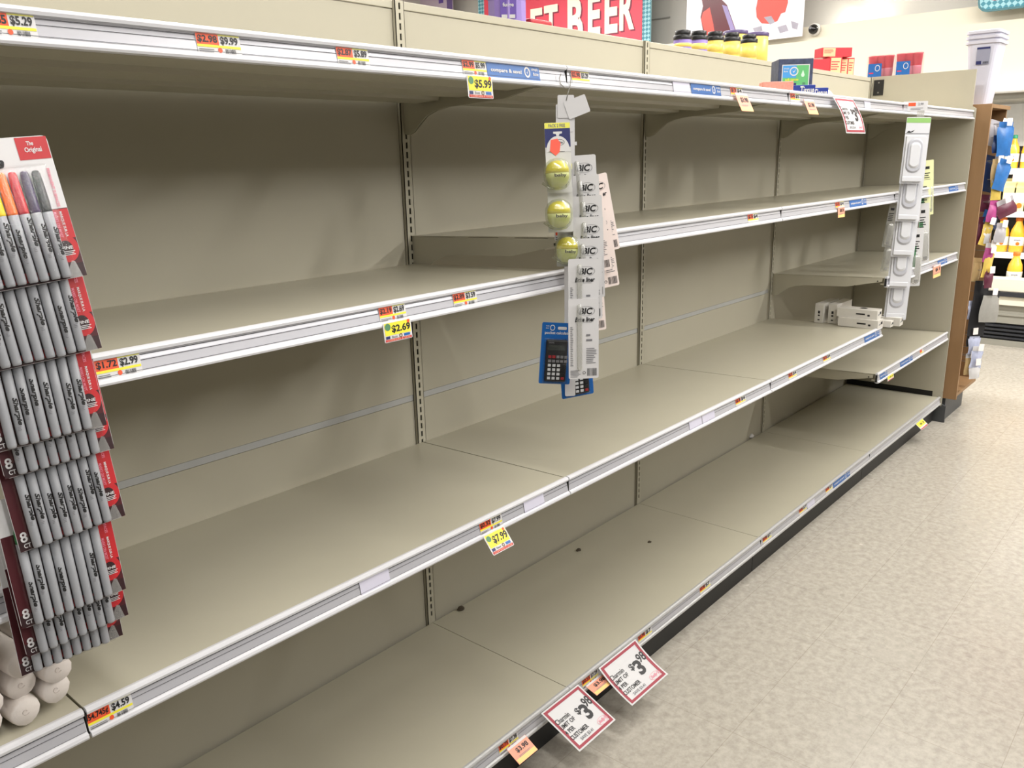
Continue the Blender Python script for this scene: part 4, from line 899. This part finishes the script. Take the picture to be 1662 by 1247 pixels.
# three nested waste bins on the wing
BINW = mat('bin_plastic', (206, 206, 220), .35, 0, .5, .015)
bx, by = 3.86, -.545
def bin_(k, label):
    e = empty('waste_bin', (bx, by, wz1+.001+.026*k), label, 'waste bin', 'nested white waste bins')
    def rr(w, d, z, r=.03, n=5):
        pts = []
        for sx, sy, a0 in ((1, 1, 0), (-1, 1, 90), (-1, -1, 180), (1, -1, 270)):
            for i in range(n): a = math.radians(a0+90*i/(n-1)); pts.append((sx*(w/2-r)+r*math.cos(a), sy*(d/2-r)+r*math.sin(a), z))
        return pts
    L = [rr(.150, .100, 0), rr(.151, .101, .004), rr(.204, .158, .318), rr(.222, .176, .319), rr(.224, .178, .332), rr(.2065, .1605, .336), rr(.1497, .0997, .004)]
    n = 20; vs = [p for l in L for p in l]; fs = [list(range(n))[::-1]]
    for j in range(len(L)-1):
        for i in range(n): fs.append((j*n+i, j*n+(i+1) % n, (j+1)*n+(i+1) % n, (j+1)*n+i))
    fs.append([(len(L)-1)*n+i for i in range(n)]); MB().add(vs, fs).build('tub', BINW, e)
    if k == 0:
        lb = empty('x', Matrix(), 'x', 'x'); bpy.data.objects.remove(lb)
        c = card(e, 'sticker', -.033, -.045, .033, .045, mat('sticker_grey', (150, 152, 172), .4), r=.002); c.matrix_local = frame((-.1025, -.010, .255), (0, -1, 0), (-.066, 0, 1))
        rect(c, 'sticker_head', -.032, .034, .032, .044, NAVY, .0006); rect(c, 'sticker_foot', -.032, -.044, -.006, -.026, NAVY, .0006); bars(c, .002, -.042, .030, -.030, 10)
    return e
bin_(0, 'lowest of the three nested white waste bins, with the grey sticker'); bin_(1, 'middle rim of the three nested white waste bins'); bin_(2, 'topmost of the three nested white waste bins')
lump((4.06, -.50, wz1+.001), .055, mat('plastic_wrap', (236, 232, 224), .4), 'crumpled white plastic wrap beside the waste bins', 'wrapper')

# ------------------------------------------------------------------ signs on the bulkhead
def gingham():
    m = bpy.data.materials.new('gingham'); m.use_nodes = True; nt = m.node_tree; b = nt.nodes['Principled BSDF']; b.inputs['Roughness'].default_value = .5
    tc = nt.nodes.new('ShaderNodeTexCoord'); mp = nt.nodes.new('ShaderNodeMapping'); mp.inputs['Rotation'].default_value = (0, 0, .785); c = nt.nodes.new('ShaderNodeTexChecker'); c.inputs['Scale'].default_value = 36
    c.inputs['Color1'].default_value = lin((62, 132, 150)); c.inputs['Color2'].default_value = lin((150, 196, 206))
    nt.links.new(tc.outputs['Object'], mp.inputs[0]); nt.links.new(mp.outputs[0], c.inputs[0]); nt.links.new(c.outputs[0], b.inputs['Base Color']); return m
GING = gingham(); SIGNR = mat('sign_red', (222, 72, 92), .5, var=.04, scale=3); CREAMT = mat('cream_lettering', (252, 248, 226), .5); SHADOW = mat('lettering_shadow', (130, 40, 66), .5)
sx = 6.05
TRc = at(1041, 0, 0, sx); sw, sh = at(776, 10, 0, sx).y-at(1055, 66, 0, sx).y, 1.05
zbot = at(1048, 68, 0, sx).z - .06; yR = at(1055, 66, 0, sx).y
M = frame((sx, yR, zbot), (0, -1, 0), (0, 0, 1))     # local x runs to the right (towards -y)
sg = empty('craft_beer_sign', M, 'red CRAFT BEER sign with a blue gingham border above the far cooler', 'sign')
card(sg, 'gingham_board', -sw, 0, 0, sh, GING, t=.02, r=.06); card(sg, 'red_field', -sw+.10, -.05, -.095, sh-.10, SIGNR, t=.004, r=.05).location = (0, .0, .006)
def yl(px): return -(at(px, 40, 0, sx).y - yR)
def sgt(s, a, b, z0, z1, sl=0):
    for m, dx, dz, zz in ((SHADOW, .016, -.016, .0075), (CREAMT, 0, 0, .0095)):
        txt(sg, s, yl(a)+dx, z0+dz, yl(b)+dx, z1+dz, m, z=zz, bold=.035)
zb_ = at(1000, 48, 0, sx).z - zbot
for s, a, b, lo, hi in (('B', 922, 947, zb_-.085, zb_+.38), ('E', 955, 975, zb_-.035, zb_+.38), ('E', 982, 1003, zb_-.03, zb_+.38), ('R', 1006, 1030, zb_-.02, zb_+.38), ('T', 884, 906, zb_-.02, zb_+.34), ('F', 862, 881, zb_-.02, zb_+.33), ('A', 832, 853, zb_-.02, zb_+.33), ('R', 815, 831, zb_-.02, zb_+.22), ('C', 797, 813, zb_-.02, zb_+.22)):
    sgt(s, a, b, lo, hi)
# bottle poster
a = at(1113, 70, 0, sx); b = at(1302, 58.5, 0, sx); pw = a.y-b.y; ph = 1.0
po = empty('bottle_poster', frame((sx, a.y, b.z), (0, -1, 0), (0, 0, 1)), 'poster of two brown bottles in crushed ice above the far cooler', 'poster')
card(po, 'sheet', 0, 0, pw, ph, mat('poster_sheet', (240, 236, 246), .5, var=.03, scale=2), t=.01, r=.004)
def py_(px, py): q = at(px, py, 0, sx); return (a.y-q.y, q.z-b.z)
AMB = mat('amber_glass_print', (96, 34, 44), .3, var=.25, scale=4); AMR = mat('red_glass_print', (226, 84, 74), .3, var=.12, scale=4); DKB = mat('dark_glass_print', (64, 44, 66), .3, var=.2, scale=6); ICE = mat('ice_print', (218, 216, 226), .4, var=.12, scale=14); ICED = mat('ice_shadow', (160, 156, 170), .4, var=.2, scale=20)
poly(po, 'left_bottle', [py_(*q) for q in ((1137, -12), (1160, -12), (1180, 8), (1194, 48), (1196, 70), (1150, 70), (1141, 50), (1137, 28), (1141, 10))], AMB, .001)
poly(po, 'left_bottle_glow', [py_(*q) for q in ((1141, 20), (1152, 12), (1158, 40), (1162, 68), (1150, 68), (1142, 46), (1138, 32))], AMR, .0015); poly(po, 'left_bottle_sheen', [py_(*q) for q in ((1172, 8), (1180, 10), (1193, 48), (1188, 56))], mat('sheen_print', (150, 136, 186), .4), .0018)
poly(po, 'right_bottle', [py_(*q) for q in ((1232, -12), (1278, -12), (1279, 4), (1274, 22), (1262, 40), (1236, 38), (1228, 28), (1227, 14))], AMR, .001)
poly(po, 'ice_heap', [py_(*q) for q in ((1196, 60), (1204, 50), (1210, 38), (1214, 36), (1213, 46), (1220, 36), (1228, 32), (1240, 40), (1250, 40), (1262, 34), (1268, 22), (1280, 18), (1296, 26), (1301, 34), (1299, 56), (1240, 64))], ICE, .002)
for q in (((1240, 28), (1252, 26), (1258, 36), (1250, 40)), ((1222, 46), (1236, 42), (1238, 50), (1226, 54)), ((1262, 44), (1276, 40), (1280, 50), (1266, 54)), ((1284, 34), (1296, 38), (1294, 48), (1286, 46))): poly(po, 'ice_facet', [py_(*t_) for t_ in q], ICED, .0025)
# far purple poster, hanging cord, corner of the teal sign, camera
p = at(735, 16, 0, 6.2); pp = empty('purple_poster', frame((6.2, p.y, p.z-.3), (0, -1, 0), (0, 0, 1)), 'lavender poster with a purple edge at the top behind the shelving', 'poster')
card(pp, 'sheet', -.8, 0, 0, .6, mat('lav_sheet', (206, 190, 212), .5), t=.01, r=.01); rect(pp, 'purple_edge', -.10, .0, -.005, .59, mat('plum_print', (112, 92, 150), .5), .001); rect(pp, 'dark_mark', -.24, .40, -.16, .55, PURP, .001); disc(pp, 'dark_figure', -.62, .34, .14, DKB, .001, ry=.05)
p = at(762, 10, 0, 6.5); cd_ = MB().tube([(0, 0, -1.2), (0, 0, CEIL-p.z)], .012, 6).build('suspended_cable', BLACK, None); cd_.location = p; tag(cd_, 'black vertical cable hanging left of the craft beer sign', 'cable')
p = at(1586, 14, 0, 6.0); ts = empty('gingham_sign', frame((6.0, p.y, at(1620, 17, 0, 6.0).z), (0, -1, 0), (0, 0, 1)), 'rounded corner of a teal gingham sign at the top right', 'sign')
card(ts, 'gingham_board', 0, 0, 1.6, .6, mat('teal_rim', (74, 120, 128), .5), t=.03, r=.07); card(ts, 'gingham_face', .014, .014, 1.58, .58, GING, t=.002, r=.06).location = (0, 0, .003); card(ts, 'red_field', .075, .075, 1.5, .5, SIGNR, t=.002, r=.04).location = (0, 0, .006)
p = at(1322, 48, 0, 6.10); cm = empty('security_camera', frame(p, (0, -1, 0), (0, 0, 1)), 'small black dome security camera on the bulkhead', 'camera')
MB().lathe([(.052, -.02), (.052, .012), (.046, .02)], 20).build('housing', mat('cam_white', (214, 210, 204), .4), cm, True); g = MB().lathe([(.042, .018), (.042, .03), (.034, .052), (.018, .064), (.004, .067)], 20).build('dome', mat('dome_black', (18, 18, 20), .12), cm, True); MB().lathe([(.012, .060), (.012, .070)], 12, c=(-.01, .01, 0)).build('lens', mat('lens_glint', (120, 120, 124), .1), g)

# ------------------------------------------------------------------ open cooler along the far wall
cy0, cy1 = -2.6, 1.6; CX = 6.1
ck = empty('open_cooler', (6.5, (cy0+cy1)/2, 0), 'long open refrigerated case with juice bottles against the far wall', 'cooler'); I = Matrix.Translation((-6.5, -(cy0+cy1)/2, 0))
CW_ = mat('cooler_cream', (232, 226, 208), .4, var=.02); CG = mat('cooler_grey', (150, 148, 138), .5); CD = mat('cooler_dark', (44, 46, 52), .5); CIN = mat('cooler_inside', (60, 56, 52), .6); CWH = mat('cooler_white', (240, 240, 238), .4)
def cb(n, x0, x1, z0, z1, m, bev=0): return MB().box(x0, x1, cy0, cy1, z0, z1).build(n, m, ck, bevel=bev)
cb('base_plinth', CX+.02, 7.05, 0, .05, CG); cb('grille_body', CX+.05, 7.05, .05, .19, CD)
for k in range(4): cb('grille_slat', CX+.02, CX+.05, .062+k*.032, .078+k*.032, CD)
cb('lower_panel', CX+.03, 7.05, .19, .26, CG); cb('lower_panel', CX+.035, 7.05, .262, .345, CG); cb('panel_rib', CX+.02, CX+.035, .255, .27, CG)
cb('cream_panel', CX, 7.05, .345, .415, CW_); cb('bumper', CX-.02, CX+.06, .417, .452, CD); cb('front_wall', CX, CX+.10, .452, .565, CW_, .01); cb('well_floor', CX+.10, 7.05, .452, .475, CIN)
cb('back_wall', 7.02, 7.08, .47, 2.1, CIN); cb('back_light_panel', 6.98, 7.02, 1.60, 2.02, CWH); cb('canopy', CX-.10, CX+.30, 2.00, 2.095, CWH, .03); cb('canopy_soffit', CX-.02, 7.05, 1.955, 2.0, CG); cb('canopy_top', CX+.1, 7.05, 2.095, 2.10, CW_)
SH = [(1.420, 6.46), (1.075, 6.42), (.740, 6.38)]
for z, x in SH:
    cb('shelf', x, 7.02, z-.03, z, CWH); cb('price_strip', x-.012, x, z-.045, z+.004, CWH)
for k in range(6): MB().box(CX+.28, CX+.30, -.55+k*.02-.0, -.545+k*.02, .55, .56).build('vent_hole', SLOT, ck)
for k, (y, z) in enumerate(((-.30, 1.37), (-.48, 1.03))): MB().box(6.36, 6.40, y-.16, y+.02, z-.05, z+.03).build('price_card', mat('cooler_card', (240, 214, 208), .5), ck)
cl = bpy.data.lights.new('cooler_lamp', 'AREA'); cl.shape = 'RECTANGLE'; cl.size = 3.6; cl.size_y = .06; cl.energy = 34; cl.color = (1, .96, .88)
clo = bpy.data.objects.new('cooler_lamp', cl); col.objects.link(clo); clo.location = (CX+.16, (cy0+cy1)/2, 1.95); clo.rotation_euler = (0, -.5, math.pi/2)
for o in ck.children: o.matrix_parent_inverse = I
OJ = mat('orange_juice', (246, 190, 66), .25, var=.05); OCAP = mat('orange_cap', (222, 120, 40), .4); GCAP = mat('green_cap', (40, 150, 110), .4); LABW = mat('bottle_label', (240, 238, 230), .4)
body_prof = [(.044, 0), (.049, .006), (.050, .075), (.046, .10), (.050, .128), (.044, .165), (.026, .205), (.021, .222), (.021, .232)]
bme = MB().lathe(body_prof, 18).mesh('bottle_body'); bme.materials.append(OJ)
cme = MB().lathe([(.024, .230), (.0245, .232), (.0245, .252), (.022, .256)], 16).mesh('cap'); lme = MB().lathe([(.0503, .050), (.0512, .052), (.0512, .112), (.0503, .114)], 18).mesh('label_band'); lme.materials.append(LABW)
cm2 = {}
for n_, m_ in (('o', OCAP), ('g', GCAP)):
    c_ = cme.copy(); c_.materials.append(m_); cm2[n_] = c_
def bottle(x, y, z, cap, label, s=1.0):
    e = empty('juice_bottle', Matrix.Translation((x, y, z)) @ Matrix.Scale(s, 4), label, 'juice bottle', 'juice bottles in the cooler')
    link('bottle_body', bme, None, e, True); link('cap', cm2[cap], None, e, True); lb_ = link('label_band', lme, None, e, True)
    q = txt(lb_, 'simply', -.022, .086, .022, .098, NAVY, z=.0530, cyl=.052); q.matrix_local = Matrix.Rotation(math.radians(-78), 4, 'Z') @ Matrix.Rotation(math.pi/2, 4, 'X')
    o_ = MB().lathe([(.002, 0), (.013, .001), (.009, .006)], 12).build('orange_print', OCAP, lb_); o_.matrix_local = Matrix.Rotation(math.radians(-78), 4, 'Z') @ Matrix.Rotation(math.pi/2, 4, 'X') @ Matrix.Translation((.004, .066, .050)); return e
for z, x, cap, row in ((1.421, 6.54, 'g', 'top shelf, green cap'), (.741, 6.46, 'o', 'third shelf, orange cap'), (.476, 6.275, 'o', 'bottom well, orange cap')):
    for k in range(5 if z > .5 else 2):
        y = at(1626+k*26 if z > .5 else 1655+k*34, 380, 0, x).y
        bottle(x, y, z, cap, f'juice bottle in the cooler, {row}, {("leftmost", "second from left", "third from left", "fourth from left", "rightmost")[k]}', 1.12 if z < 1 else 1.05)
CART = mat('juice_carton', (244, 232, 168), .4, var=.08, scale=20)
for k in range(4):
    y = at(1640+k*18, 310, 0, 6.5).y; e = empty('juice_carton', (6.52, y, 1.076), f'pale yellow juice carton on the second cooler shelf, {("leftmost", "second from left", "third from left", "rightmost")[k]}', 'juice carton', 'juice cartons in the cooler')
    MB().prism([(-.046, 0), (.046, 0), (.046, .19), (.006, .245), (.006, .265), (-.006, .265), (-.006, .245), (-.046, .19)], lambda p, q, t: (p, t, q), -.046, .046).build('carton', CART, e)
    rect(e, 'front_label', -.04, .07, .04, .15, LABW).matrix_local = frame((-.0465, 0, 0), (0, -1, 0), (0, 0, 1)); disc(e, 'orange_print', 0, .045, .022, OCAP).matrix_local = frame((-.0465, 0, 0), (0, -1, 0), (0, 0, 1))
